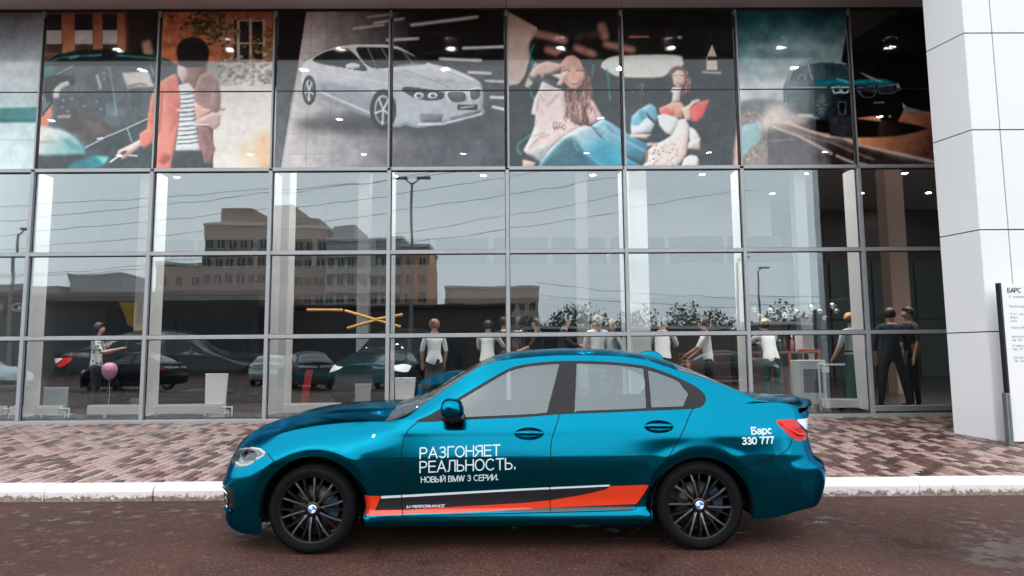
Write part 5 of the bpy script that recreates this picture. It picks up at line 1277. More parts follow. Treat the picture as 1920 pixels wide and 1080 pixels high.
def poster_driver():
    c = Canvas(60, 14, 530, 326, (120, 80, 62)); full = np.ones((c.h, c.w))
    c.grad(RC(300, 14, 530, 120), (196, 112, 76), (150, 90, 66), (300, 20), (520, 110)); c.noise(full, 40, 14, 1)
    for x0, x1 in ((90, 118), (143, 176), (195, 222)): c.poly(RC(x0, 26, x1, 56), (30, 25, 26)); c.poly(RC(x0, 56, x1, 81), (182, 176, 174)); c.poly(RC(x0, 82, x1, 98), (70, 52, 46))
    for x0, x1 in ((120, 142), (178, 194), (223, 238)): c.grad(RC(x0, 22, x1, 100), (150, 86, 60), (186, 116, 84), (x0, 22), (x0, 100))
    c.poly(RC(240, 22, 300, 104), (38, 27, 25), 3); c.poly([(268, 78), (284, 72), (290, 100), (272, 104)], (170, 130, 115), 2)
    c.poly(RC(440, 36, 498, 114), (28, 23, 22))
    for x in (448, 471, 496): c.line([(x, 36), (x, 114)], 5, (190, 160, 140))
    for y in (38, 80, 112): c.line([(446, y), (498, y)], 3, (190, 160, 140))
    r = np.random.default_rng(5)
    for i in range(240):
        x, y = r.normal(395, 26), r.normal(48, 18); k = r.random(); c.ell(x, y, r.uniform(2, 5), r.uniform(2, 4), (52+110*k*k, 44+84*k*k, 26+50*k*k), 0, .8)
    for i in range(120):
        x, y = r.normal(505, 16), r.normal(92, 14); k = r.random(); c.ell(x, y, 3.5, 3, (90+90*k, 72+66*k, 40+40*k), 0, .8)
    c.grad(RC(390, 116, 530, 172), (150, 146, 142), (226, 214, 206), (400, 116), (450, 172))
    for i in range(160):
        x, y = r.uniform(410, 525), r.normal(134, 13); k = r.random(); c.ell(x, y, 4, 3, (96+110*k, 92+104*k, 88+98*k), 0, .7)
    c.grad(RC(400, 160, 530, 326), (222, 214, 208), (236, 226, 214), (400, 170), (520, 320)); c.ell(500, 285, 26, 40, (232, 178, 130), 10, .8); c.ell(462, 292, 16, 24, (232, 190, 150), 8, .5)
    # the car behind
    Q = TR(76, 80, 4.5); F = lambda pts, col, blur=1, al=1.: c.poly(pts, col, blur, al, False)
    c.grad(Q((-60, 190), (150, 110), (300, 75), (550, 60), (800, 85), (1000, 115), (1200, 190), (1200, 1110), (-60, 1110)), (96, 106, 110), (52, 66, 72), (90, 120), (300, 300))
    F(Q((-40, 200), (45, 160), (150, 95), (300, 62), (550, 48), (800, 72), (1000, 108), (1110, 150), (1130, 190), (900, 188), (500, 188), (250, 188), (60, 192)), (12, 32, 32))
    for p, col in ((Q((70, 165), (180, 118), (300, 108), (420, 102)), (60, 150, 146)), (Q((250, 125), (330, 105)), (190, 214, 210)), (Q((420, 104), (520, 98)), (150, 200, 196)), (Q((650, 100), (760, 108), (1000, 128), (1060, 150)), (90, 170, 164))): c.line(p, 2, col, 1)
    c.noise((c.X < 305)*(c.Y > 122)*1., 30, 24, 3)
    F(Q((-60, 200), (120, 190), (150, 240), (60, 330), (-60, 380)), (60, 130, 134), 3, .8); c.line(Q((20, 380), (90, 310), (150, 260), (280, 190)), 1.6, (176, 184, 188))
    F(Q((40, 285), (150, 265), (250, 266), (300, 288), (292, 350), (250, 352), (240, 320), (160, 334), (112, 400), (112, 480), (60, 500), (40, 420)), (28, 32, 38)); F(Q((120, 385), (180, 332), (240, 312), (252, 350), (192, 372), (170, 402), (162, 462), (112, 452)), (214, 210, 200))
    F(Q((0, 620), (100, 520), (108, 600), (64, 706), (0, 720)), (222, 136, 108)); c.line(Q((20, 610), (110, 490)), 4, (30, 26, 28))
    F(Q((130, 480), (200, 440), (600, 424), (645, 600), (300, 600), (240, 720), (140, 705)), (62, 70, 78), 3, .6); F(Q((240, 640), (300, 590), (430, 590), (560, 670), (640, 745), (500, 812), (400, 850), (330, 762), (222, 732)), (74, 64, 66), 2); F(Q((370, 640), (470, 670), (600, 745), (480, 790)), (104, 88, 84), 3, .7)
    c.line(Q((160, 620), (250, 615)), 5, (216, 160, 146), 1)
    F(Q((695, 246), (920, 240), (948, 330), (975, 362), (742, 382), (715, 310)), (224, 218, 208)); c.line(Q((740, 362), (800, 350), (850, 340), (900, 352)), 3, (110, 108, 104), 1); c.line(Q((760, 372), (880, 368)), 2, (90, 90, 88), 1)
    for x, y in ((545, 250), (545, 300), (200, 480), (270, 465), (375, 530), (515, 555), (190, 540), (480, 490), (235, 575)): c.ell(76+x/4.5, 80+y/4.5, 1.8, 1.6, (222, 228, 228), 1)
    c.line(Q((485, 270), (515, 375)), 4, (216, 222, 222), 1, .9); c.line(Q((590, 200), (625, 420), (648, 610)), 1.8, (190, 204, 206), 1, .8); c.line(Q((935, 185), (965, 260)), 2, (190, 204, 206), 1, .8); c.line(Q((730, 300), (770, 560)), 1.4, (140, 160, 164), 1, .6)
    for x in (568, 590, 612, 636): c.line(Q((x, 500), (x+6, 610)), 2, (126, 196, 200), 1, .7)
    F(Q((380, 890), (560, 795), (740, 720), (910, 640), (1100, 560), (1100, 1110), (-60, 1110), (-60, 940), (360, 940)), (50, 64, 70), 1); c.line(Q((380, 885), (560, 790), (740, 715), (910, 635)), 2, (204, 212, 214)); c.line(Q((735, 715), (775, 830)), 1.6, (190, 200, 204)); c.line(Q((485, 808), (525, 800)), 3, (236, 236, 236))
    c.grad(Q((-60, 710), (120, 715), (250, 760), (330, 830), (376, 910), (350, 942), (-60, 942)), (236, 232, 226), (104, 176, 182), (100, 240), (140, 292), 2, 1, True); F(Q((185, 800), (250, 812), (340, 880), (368, 925), (250, 890)), (70, 146, 152), 3, .8); c.line(Q((0, 835), (110, 830)), 4, (150, 150, 146), 2, .8)
    F(Q((-60, 950), (350, 945), (460, 990), (300, 1110), (-60, 1110)), (44, 54, 60), 3); F(Q((200, 1070), (300, 1000), (460, 950), (585, 965), (540, 1030), (420, 1085)), (14, 124, 134), 2); F(Q((460, 952), (585, 962), (540, 1028)), (120, 208, 206), 2)
    # the woman
    Q = TR(200, 60, 4.154); c.vol = .45
    F(Q((560, 410), (640, 390), (695, 450), (692, 680), (722, 860), (738, 925), (538, 925), (560, 760), (570, 520)), (228, 233, 236))
    for y in (472, 510, 545, 580, 615, 650, 685, 725, 760, 795, 830, 862): c.line(Q((555, y+8), (640, y+4), (725, y-10)), 2.2, (46, 50, 58))
    F(Q((570, 240), (640, 250), (765, 250), (740, 312), (705, 384), (640, 386), (600, 340)), (164, 124, 116)); F(Q((558, 250), (620, 270), (640, 330), (605, 404), (560, 330)), (232, 198, 188))
    F(Q((425, 380), (540, 315), (560, 350), (582, 520), (566, 700), (540, 860), (495, 1080), (356, 1080), (366, 930), (400, 800)), (244, 140, 122)); F(Q((470, 390), (545, 410), (574, 560), (545, 720), (485, 800), (470, 600)), (206, 112, 98), 3, .6); F(Q((398, 1012), (460, 930), (502, 980), (450, 1036)), (160, 80, 70), 2, .8); c.line(Q((440, 520), (455, 600)), 6, (255, 190, 170), 3, .7)
    F(Q((404, 390), (352, 500), (330, 640), (320, 742), (300, 800), (390, 840), (424, 760), (440, 600), (450, 430)), (238, 132, 112)); c.line(Q((400, 440), (372, 560), (350, 700)), 3, (196, 96, 80), 2, .7); c.line(Q((330, 690), (420, 690)), 1.6, (180, 84, 70), 1, .8)
    F(Q((262, 790), (300, 758), (370, 752), (388, 840), (296, 904), (270, 880), (262, 840)), (240, 128, 112)); F(Q((262, 835), (275, 880), (150, 982), (112, 992), (122, 962), (82, 950), (100, 918), (185, 878)), (240, 200, 188)); F(Q((105, 935), (150, 920), (165, 935), (125, 960)), (96, 66, 62), 1); c.line(Q((30, 1012), (110, 958)), 3, (240, 242, 244)); c.line(Q((180, 960), (240, 964)), 3, (238, 214, 206))
    F(Q((730, 330), (800, 298), (872, 370), (892, 480), (886, 600), (830, 650), (800, 620), (760, 640), (700, 560), (682, 470), (712, 380)), (158, 122, 118)); F(Q((680, 530), (760, 590), (820, 600), (760, 662), (700, 684)), (242, 176, 164)); c.line(Q((840, 420), (815, 560)), 3, (206, 160, 152), 2, .7)
    F(Q((706, 722), (790, 740), (832, 860), (848, 912), (820, 980), (770, 1044), (740, 1020), (720, 880)), (148, 106, 102)); c.line(Q((760, 770), (790, 900), (775, 1000)), 4, (110, 76, 74), 2, .7)
    F(Q((680, 690), (760, 650), (830, 618), (892, 640), (882, 720), (842, 757), (800, 730), (700, 722)), (200, 168, 162)); c.line(Q((676, 716), (796, 716)), 2.6, (246, 232, 230)); c.line(Q((880, 600), (918, 598)), 4, (180, 150, 144)); c.line(Q((555, 602), (600, 600)), 3.6, (240, 206, 196))
    F(Q((530, 925), (742, 920), (762, 1032), (822, 1000), (826, 1085), (498, 1085)), (44, 50, 54))
    F(Q((550, 160), (560, 100), (600, 52), (660, 36), (740, 46), (790, 90), (806, 160), (792, 230), (760, 266), (640, 270), (570, 250)), (22, 18, 19)); c.line(Q((600, 80), (680, 55)), 3, (60, 46, 44), 2, .7)
    return c
def poster_coupe():
    c = Canvas(500, 14, 965, 326, (60, 60, 66)); full = np.ones((c.h, c.w))
    c.grad(RC(500, 14, 965, 130), (196, 184, 180), (14, 14, 17), (590, 40), (800, 60)); c.grad(RC(500, 118, 965, 326), (206, 198, 196), (66, 68, 76), (545, 200), (830, 230), 6); c.noise(full, 22, 40, 8)
    for i in range(7):
        c.line([(560+i*26, 20), (520+i*52, 326)], 1.3, (110, 102, 102), 0, .5 if i < 3 else .25)
        c.line([(540, 60+38*i), (960, 40+38*i+20)], 1.2, (105, 98, 100), 0, .35)
    c.poly([(515, 14), (577, 14), (560, 118), (546, 190), (524, 326), (500, 326), (500, 14)], (14, 14, 16), 0, 1, False); c.grad([(515, 118), (560, 118), (524, 326), (500, 326), (500, 118)], (60, 64, 68), (120, 122, 126), (530, 118), (520, 320), 2, .8)
    for a, b, w_ in (((773, 46), (897, 31), 6), ((702, 43), (758, 34), 4), ((664, 53), (720, 46), 4), ((690, 32), (736, 26), 3), ((727, 74), (785, 71), 5), ((870, 89), (952, 86), 5), ((826, 109), (903, 112), 5), ((880, 134), (921, 136), 5), ((912, 150), (955, 152), 4), ((922, 181), (955, 182), 5), ((925, 199), (955, 206), 5)): c.line([a, b], w_, (232, 226, 222), 1)
    c.ell(700, 232, 150, 18, (34, 35, 40), 9, .75); c.ell(860, 240, 80, 14, (44, 45, 50), 8, .6)
    B = [(570, 118), (588, 107), (605, 97), (632, 88), (665, 83), (735, 84), (765, 96), (803, 116), (850, 128), (890, 146), (904, 158), (908, 180), (906, 200), (905, 214), (830, 231), (785, 239), (762, 234), (740, 238), (697, 220), (640, 199), (597, 179), (575, 168), (567, 160), (566, 138)]
    c.vol = .5
    c.grad(B, (224, 224, 226), (168, 174, 182), (700, 90), (720, 230), 0, 1, True)
    c.poly([(600, 150), (690, 165), (700, 200), (697, 219), (640, 198), (598, 178)], (146, 150, 158), 3, .8); c.line([(600, 170), (650, 192), (697, 212)], 3, (228, 230, 232), 1); c.line([(575, 128), (640, 140), (700, 150), (755, 160)], 2, (240, 240, 242), 1, .8)
    c.poly([(587, 110), (612, 95), (642, 89), (658, 93), (680, 116), (687, 132), (640, 125), (600, 118)], (26, 28, 32)); c.poly([(668, 91), (690, 87), (740, 89), (772, 101), (802, 118), (750, 124), (695, 125)], (32, 34, 38))
    for p in ([(690, 88), (706, 124)], [(716, 88), (735, 122)], [(756, 94), (775, 118)]): c.line(p, 1.6, (140, 142, 146))
    c.poly([(650, 120), (662, 117), (675, 120), (672, 127), (652, 127)], (230, 230, 232)); c.poly([(800, 118), (890, 146), (870, 156), (760, 142), (720, 128)], (214, 216, 220), 2, .7); c.line([(760, 130), (840, 160)], 1.4, (140, 144, 150)); c.line([(830, 128), (880, 150)], 1.4, (150, 154, 160))
    for (x, y, rx, ry) in ((580, 168, 11, 27), (719, 205, 23, 38)):
        c.ell(x, y, rx+2, ry+1, (26, 27, 30)); c.ell(x, y, rx*.72, ry*.74, (150, 154, 160)); c.ell(x, y, rx*.6, ry*.62, (46, 48, 52))
        for k in range(5): t = 2*math.pi*k/5+.4; c.line([(x, y), (x+rx*.68*math.cos(t), y+ry*.7*math.sin(t))], 3.4, (206, 210, 214))
    c.poly([(754, 166), (768, 161), (810, 167), (833, 173), (828, 185), (800, 187), (775, 181)], (40, 42, 48)); 
    for x in (786, 812): c.ell(x, 178, 9, 6, (236, 238, 240)); c.ell(x, 178, 5, 3.4, (70, 74, 80))
    for K in ([(836, 173), (850, 168), (874, 170), (877, 186), (866, 192), (845, 191)], [(880, 169), (896, 163), (903, 166), (901, 182), (884, 189)]): c.poly(K, (226, 228, 230)); cx, cy = np.mean(K, 0); c.poly([(cx+(x-cx)*.86, cy+(y-cy)*.8) for x, y in K], (74, 76, 82))
    c.poly(RC(858, 195, 896, 205), (34, 34, 36), 0, 1, False); c.line([(865, 201), (888, 198)], 2, (200, 200, 200)); c.poly([(787, 211), (832, 213), (828, 228), (790, 229)], (104, 108, 116)); c.poly([(842, 219), (904, 204), (898, 214), (850, 229)], (96, 100, 108)); c.line([(785, 232), (830, 232), (905, 212)], 3, (236, 238, 240), 1)
    return c
def poster_girls():
    c = Canvas(936, 14, 1400, 326, (16, 18, 20)); full = np.ones((c.h, c.w))
    c.grad(RC(936, 110, 1400, 326), (26, 32, 36), (44, 54, 60), (1100, 110), (1150, 310)); c.noise(full, 12, 30, 12)
    c.poly([(950, 18), (1012, 52), (1004, 80), (986, 140), (974, 156), (950, 160)], (206, 180, 164), 1, 1, False); c.poly([(985, 158), (1003, 118), (1012, 90), (1020, 100), (1000, 156)], (220, 206, 196), 1); c.line([(1010, 40), (1012, 60), (985, 150)], 4, (20, 22, 24))
    c.poly([(1128, 122), (1145, 106), (1190, 102), (1270, 102), (1282, 112), (1280, 124), (1255, 136), (1236, 144), (1166, 143), (1140, 132)], (240, 230, 220), 1); c.poly([(1290, 326), (1385, 180), (1400, 326)], (226, 180, 168), 0, .0)
    c.ell(1020, 90, 26, 30, (22, 22, 24), 2)
    for p, w_ in (([(1010, 62), (1060, 74)], 15), ([(1130, 48), (1136, 66)], 17), ([(1138, 82), (1188, 92)], 13), ([(1082, 88), (1114, 100)], 14), ([(1028, 92), (1048, 98)], 14)): c.line(p, w_, (190, 130, 112), 3, .92)
    c.line([(1080, 70), (1126, 62)], 10, (88, 70, 64), 4, .7)
    for p in ([(1003, 82), (996, 100), (1000, 118), (1006, 128)], [(994, 160), (998, 178), (1004, 186)], [(1140, 128), (1143, 160), (1145, 186)], [(994, 252), (972, 270), (970, 282), (978, 290)], [(1114, 120), (1112, 140)]): c.line(p, 2.4, (20, 170, 166), 1)
    c.line([(1182, 68), (1218, 68)], 4, (200, 130, 116), 1); c.ell(1276, 69, 5, 2, (220, 214, 208), 1)
    # girl in front
    Q = TR(980, 90, 4.78); F = lambda pts, col, blur=1, al=1.: c.poly(pts, col, blur, al, False); c.vol = .45; r = np.random.default_rng(3)
    F(Q((300, 90), (340, 50), (430, 35), (500, 70), (550, 130), (580, 200), (615, 280), (640, 340), (645, 420), (625, 560), (605, 695), (500, 705), (420, 655), (390, 520), (380, 380), (420, 340)), (92, 58, 52))
    F(Q((50, 240), (180, 258), (330, 300), (292, 352), (200, 340), (120, 330)), (62, 66, 70), 2)
    F(Q((182, 290), (290, 345), (378, 372), (386, 480), (400, 620), (500, 690), (560, 700), (480, 722), (380, 800), (250, 900), (160, 1022), (100, 962), (40, 952), (8, 920), (70, 800), (110, 700), (120, 600), (80, 585), (110, 450), (150, 370)), (230, 208, 203))
    for p in (((220, 515), (310, 410)), ((262, 490), (335, 405)), ((150, 400), (200, 470)), ((130, 560), (150, 440)), ((200, 330), (290, 360)), ((80, 790), (200, 760)), ((60, 900), (150, 800), (240, 775)), ((120, 700), (140, 620))): c.line(Q(*p), 1.8, (150, 128, 128), 1, .75)
    for x0, y0, rx, ry in ((292, 690, 4, 8), (318, 692, 3, 7), (345, 690, 3, 6), (372, 706, 3, 6)): c.ell(980+x0/4.78, 90+y0/4.78, rx, ry, (136, 100, 98)); c.ell(980+x0/4.78+.6, 90+y0/4.78, rx*.55, ry*.6, (228, 206, 202))
    F(Q((600, 430), (645, 480), (722, 622), (650, 662), (600, 682), (585, 560)), (224, 190, 184)); c.line(Q((620, 500), (680, 630)), 2, (170, 130, 128), 1, .7)
    for i in range(150):
        x = r.uniform(392, 622); y = r.uniform(370, 640); k = r.random(); c.line(Q((x, y), (x+r.uniform(-22, 12), y+r.uniform(20, 45)), (x+r.uniform(-18, 18), y+r.uniform(50, 80))), r.uniform(1, 2), (90+148*k, 54+144*k, 48+136*k), 0, .75)
    for i in range(26): x = r.uniform(560, 630); y = r.uniform(190, 360); k = r.random(); c.line(Q((x, y), (x+r.uniform(-8, 14), y+50)), 1.5, (80+120*k, 48+96*k, 44+90*k), 0, .7)
    c.vol = .3
    F(Q((350, 115), (395, 62), (460, 50), (520, 90), (556, 170), (561, 250), (532, 320), (482, 360), (430, 350), (380, 300), (355, 220)), (240, 184, 164)); c.ell(1073, 116, 17, 9, (206, 144, 124), 4, .6); c.ell(1085, 142, 6, 5, (244, 160, 144), 3, .6); c.ell(1064, 144, 5, 5, (244, 166, 150), 3, .6)
    F(Q((296, 118), (315, 60), (390, 18), (470, 16), (545, 66), (582, 180), (560, 190), (522, 100), (462, 56), (402, 68), (352, 124)), (40, 26, 26))
    for p in (((365, 198), (395, 190), (432, 196)), ((488, 196), (520, 190), (552, 198))): c.line(Q(*p), 2.4, (92, 54, 46))
    for p in (((362, 176), (400, 164), (436, 172)), ((486, 172), (520, 164), (550, 176))): c.line(Q(*p), 1.6, (150, 98, 82), 1)
    c.line(Q((462, 210), (452, 258), (488, 264)), 1.6, (206, 140, 122), 1); F(Q((408, 284), (460, 298), (524, 278), (504, 312), (462, 324), (424, 308)), (168, 74, 66)); F(Q((416, 287), (460, 299), (516, 283), (500, 302), (462, 311), (426, 300)), (250, 244, 240)); c.line(Q((400, 278), (408, 300)), 1.4, (196, 130, 112), 1); c.line(Q((528, 272), (524, 296)), 1.4, (196, 130, 112), 1)
    c.vol = .45
    F(Q((78, 245), (100, 190), (160, 130), (230, 110), (320, 130), (382, 150), (340, 192), (262, 222), (205, 232), (190, 268), (150, 232), (108, 262)), (238, 192, 178)); F(Q((258, 232), (350, 222), (424, 198), (402, 262), (352, 332), (308, 322), (338, 272)), (246, 208, 194)); c.line(Q((270, 220), (380, 160)), 1.6, (120, 76, 66), 1)
    for p in (((150, 150), (180, 225)), ((200, 128), (225, 210))): c.line(Q(*p), 1.4, (206, 150, 136), 1, .7)
    c.grad(Q((620, 692), (720, 625), (800, 670), (900, 740), (1000, 800), (1132, 870), (1132, 930), (1110, 962), (1060, 1022), (900, 950), (760, 850), (690, 770)), (150, 198, 212), (44, 122, 148), (1130, 225), (1195, 290), 1)
    for p in (((700, 712), (900, 812), (1112, 922)), ((700, 724), (890, 822), (1105, 934))): c.line(Q(*p), 1, (176, 212, 222), 0, .8)
    for p in (((640, 720), (700, 725)), ((680, 800), (720, 760)), ((760, 690), (820, 760))): c.line(Q(*p), 2, (40, 96, 118), 1, .6)
    c.grad(Q((160, 1022), (250, 900), (370, 792), (480, 722), (560, 690), (620, 702), (700, 800), (820, 880), (960, 1000), (1090, 1075), (140, 1090)), (226, 226, 224), (54, 152, 180), (1078, 240), (1110, 292), 1)
    F(Q((130, 1075), (260, 930), (372, 812), (460, 790), (510, 860), (560, 950), (700, 1075)), (40, 88, 104), 4, .85)
    for p in (((455, 800), (470, 880), (500, 920)), ((520, 850), (580, 950), (720, 1060)), ((490, 800), (500, 850)), ((250, 900), (350, 820))): c.line(Q(*p), 1.4, (150, 206, 220), 0, .7)
    F(Q((60, 960), (100, 890), (150, 880), (240, 860), (180, 960), (150, 1020)), (170, 184, 186), 2, .8); F(Q((0, 1000), (120, 1030), (90, 1080), (0, 1080)), (214, 176, 166), 1)
    # girl behind
    Q = TR(1160, 90, 4.78)
    F(Q((110, 690), (120, 610), (180, 550), (290, 490), (340, 530), (352, 600), (342, 660), (292, 750), (180, 762)), (112, 174, 196)); F(Q((180, 700), (262, 620), (332, 660), (292, 752), (118, 772), (114, 690)), (228, 234, 238)); F(Q((240, 560), (300, 618), (342, 660), (330, 684), (268, 622)), (34, 54, 64)); c.line(Q((130, 640), (200, 560), (260, 520)), 3, (176, 214, 226), 1); F(Q((180, 560), (220, 540), (240, 620), (200, 650)), (60, 146, 150), 1, .7)
    F(Q((100, 772), (300, 768), (252, 812), (112, 796)), (234, 196, 190)); F(Q((250, 850), (380, 848), (320, 880), (262, 880)), (226, 184, 178))
    F(Q((490, 345), (575, 345), (560, 392), (552, 472), (480, 484), (492, 400), (470, 382)), (238, 216, 210)); F(Q((370, 535), (450, 500), (480, 480), (562, 480), (602, 530), (572, 624), (520, 624), (400, 592)), (242, 170, 146)); F(Q((366, 545), (430, 520), (492, 560), (492, 612), (380, 592)), (242, 116, 104)); c.line(Q((490, 530), (500, 610)), 2, (200, 110, 94), 1)
    F(Q((572, 540), (640, 500), (662, 470), (720, 450), (742, 470), (682, 500), (652, 542), (652, 642), (602, 642)), (238, 192, 178)); F(Q((648, 542), (722, 482), (822, 455), (782, 560), (762, 612), (702, 662), (660, 650)), (246, 96, 92)); c.line(Q((700, 500), (740, 540), (720, 620)), 2, (200, 60, 60), 1, .7)
    F(Q((450, 212), (480, 172), (540, 150), (592, 172), (642, 230), (658, 290), (652, 350), (602, 422), (558, 424), (592, 340), (500, 300)), (112, 72, 62)); F(Q((490, 232), (530, 192), (582, 200), (607, 250), (592, 310), (542, 347), (500, 320)), (240, 200, 188))
    for i in range(22): x = r.uniform(600, 650); y = r.uniform(190, 370); c.line(Q((x, y), (x+r.uniform(-10, 10), y+32)), 1.4, (226, 176, 164) if i % 2 else (70, 44, 40), 0, .8)
    c.line(Q((500, 240), (535, 236)), 1.4, (90, 60, 56)); c.line(Q((555, 236), (590, 240)), 1.4, (90, 60, 56)); c.line(Q((515, 305), (560, 312)), 1.6, (196, 84, 80))
    F(Q((350, 602), (420, 586), (520, 620), (546, 642), (520, 720), (480, 782), (420, 752), (370, 690)), (228, 226, 224)); F(Q((636, 700), (690, 730), (727, 790), (722, 832), (640, 842)), (240, 238, 236)); F(Q((630, 842), (737, 800), (732, 912), (620, 902)), (228, 208, 200))
    F(Q((545, 640), (602, 630), (637, 690), (632, 800), (612, 950), (582, 1000), (520, 1075), (200, 1075), (262, 1012), (270, 912), (320, 872), (420, 822), (480, 782), (520, 712)), (240, 218, 210)); F(Q((592, 992), (640, 962), (702, 970), (722, 1002), (712, 1075), (560, 1075)), (234, 224, 218))
    for i in range(46): x, y = r.uniform(280, 540), r.uniform(840, 1050); c.ell(1160+x/4.78, 90+y/4.78, r.uniform(.8, 2), r.uniform(.7, 1.5), ((60, 46, 48), (186, 96, 84), (150, 130, 126))[i % 3])
    c.line(Q((500, 720), (460, 830)), 1.6, (190, 164, 156), 1); c.line(Q((255, 930), (250, 1020)), 4, (196, 120, 66), 1)
    c.vol = 0
    c.poly([(1327, 130), (1347, 130), (1346, 106), (1337, 82), (1327, 106)], (222, 196, 186), 0, 1, False); c.poly(RC(1328, 104, 1346, 112), (30, 32, 34)); c.line([(1320, 134), (1352, 135)], 4, (180, 190, 194), 1)
    c.poly([(1378, 326), (1378, 280), (1386, 220), (1396, 190), (1400, 190), (1400, 326)], (226, 176, 164), 2)
    return c
def poster_crossover():
    c = Canvas(1374, 14, 1840, 326, (120, 140, 145)); full = np.ones((c.h, c.w))
    c.grad(RC(1374, 14, 1840, 200), (22, 84, 94), (206, 210, 210), (1480, 30), (1500, 150)); n = c.noise(full, 46, 60, 21)
    for i, y in enumerate((60, 84, 104, 124, 140, 156)): c.line([(1390+9*i, y+4), (1470, y), (1570, y+5)], 8, (226, 228, 226) if i % 2 else (110, 136, 142), 5, .45)
    c.poly([(1590, 14), (1600, 40), (1586, 70), (1578, 114), (1604, 130), (1650, 150), (1700, 200), (1840, 230), (1840, 14)], (12, 10, 11), 1, 1, False)
    r = np.random.default_rng(9)
    for i in range(60):
        x, y = r.uniform(1590, 1720), r.uniform(20, 140); c.line([(x, y), (x+r.uniform(-8, 8), y+r.uniform(4, 16))], 3, (96, 66, 56), 2, .4*r.random())
    c.poly([(1380, 200), (1400, 186), (1440, 186), (1470, 190), (1470, 210), (1400, 214), (1380, 220)], (120, 128, 130), 3)
    c.poly([(1374, 220), (1400, 206), (1432, 214), (1440, 240), (1436, 280), (1446, 326), (1374, 326)], (150, 138, 132), 2)
    for i in range(200): x, y = r.uniform(1380, 1442), r.uniform(196, 318); k = r.random(); c.line([(x, y), (x+r.uniform(-3, 3), y+r.uniform(2, 7))], 2, (70+150*k, 64+140*k, 62+136*k), 0, .6)
    c.poly([(1392, 238), (1410, 232), (1428, 228), (1426, 262), (1410, 276), (1392, 292)], (156, 190, 194), 1)
    c.poly([(1440, 232), (1470, 220), (1560, 222), (1660, 214), (1840, 206), (1840, 326), (1446, 326)], (78, 72, 74), 1, 1, False); c.grad([(1560, 236), (1610, 214), (1840, 206), (1840, 300), (1740, 282), (1640, 262)], (214, 132, 92), (150, 84, 60), (1620, 220), (1740, 290), 1, 1, False)
    c.line([(1436, 232), (1500, 244), (1570, 258), (1640, 276), (1720, 298), (1790, 316)], 7, (206, 170, 152), 2); c.line([(1440, 240), (1520, 268), (1620, 296), (1700, 322)], 6, (178, 156, 148), 2, .8); c.poly([(1600, 300), (1840, 300), (1840, 326), (1560, 326)], (60, 44, 40), 4, .7, False)
    c.poly([(1480, 232), (1560, 222), (1640, 220), (1700, 228), (1742, 240), (1710, 250), (1650, 258), (1560, 250), (1500, 244)], (14, 10, 10), 2)
    Q = TR(1440, 100, 5.093); F = lambda pts, col, blur=1, al=1.: c.poly(pts, col, blur, al, False)
    c.grad(Q((845, 610), (1040, 595), (1080, 640), (1230, 650), (1280, 580), (2100, 610), (2100, 1100), (860, 880), (820, 800)), (236, 156, 114), (104, 60, 44), (1640, 232), (1720, 300), 1); F(Q((840, 620), (1080, 650), (1240, 650), (1400, 680), (1525, 715), (1400, 757), (1200, 792), (1000, 803), (840, 803)), (12, 8, 8), 1)
    F(Q((0, 650), (200, 665), (400, 745), (560, 795), (700, 806), (860, 880), (1100, 940), (2100, 1130), (2100, 1200), (0, 1200)), (96, 90, 94), 1); F(Q((560, 850), (900, 900), (1200, 1000), (2000, 1150), (600, 1150)), (44, 34, 32), 4)
    for p, w_, col in ((((0, 640), (200, 660), (400, 740), (560, 790), (700, 802), (850, 872), (1100, 932), (1500, 1025), (1900, 1110)), 5, (224, 186, 170)), (((60, 700), (300, 790), (500, 900), (600, 960)), 5, (206, 186, 178)), (((100, 680), (350, 780), (600, 850), (850, 960), (1000, 1020)), 3, (150, 126, 118)), (((650, 980), (780, 1040), (930, 1070)), 4, (214, 196, 188)), (((0, 840), (240, 820)), 2, (150, 150, 156))): c.line(Q(*p), w_, col, 1, .9)
    c.grad(Q((145, 330), (160, 280), (200, 200), (240, 140), (290, 105), (380, 80), (480, 75), (620, 75), (760, 95), (830, 120), (900, 190), (960, 225), (1100, 240), (1200, 270), (1262, 310), (1272, 420), (1292, 530), (1272, 585), (1240, 640), (1160, 655), (1080, 642), (1040, 592), (850, 612), (850, 792), (700, 802), (590, 782), (582, 660), (540, 640), (470, 600), (250, 575), (200, 545), (158, 490)), (116, 134, 140), (12, 18, 20), (1475, 170), (1580, 200), 0)
    F(Q((595, 600), (850, 600), (850, 795), (700, 803), (592, 782)), (44, 44, 48), 2); F(Q((410, 195), (396, 100), (480, 88), (620, 88), (745, 104), (800, 150), (830, 230), (560, 236), (440, 242)), (78, 98, 104)); F(Q((540, 92), (700, 98), (780, 150), (800, 226), (545, 232)), (40, 54, 58), 2, .7); F(Q((196, 255), (230, 170), (290, 125), (380, 95), (398, 190), (420, 252), (300, 256)), (76, 94, 100))
    for p, w_ in ((((200, 250), (230, 172), (290, 122), (385, 88)), 1.6), (((385, 100), (405, 190), (430, 245)), 1.8), (((290, 240), (300, 205), (350, 205), (360, 240)), 1.4), (((395, 92), (480, 78), (620, 78), (750, 96)), 1.8), (((150, 330), (300, 318), (560, 320)), 1.4), (((160, 390), (185, 395)), 2)): c.line(Q(*p), w_, (186, 206, 210), 0, .85)
    F(Q((440, 248), (560, 240), (700, 240), (820, 252), (1000, 236), (1150, 250), (1255, 292), (1100, 304), (850, 294), (760, 312), (600, 304), (450, 300)), (14, 104, 122), 1)
    for p, col in ((((820, 268), (1000, 256)), (30, 166, 160)), (((655, 236), (770, 272)), (140, 220, 226)), (((980, 230), (1085, 262)), (226, 230, 228)), (((1090, 248), (1150, 262)), (30, 140, 200)), (((560, 270), (700, 262)), (40, 150, 180))): c.line(Q(*p), 2.4, col, 1)
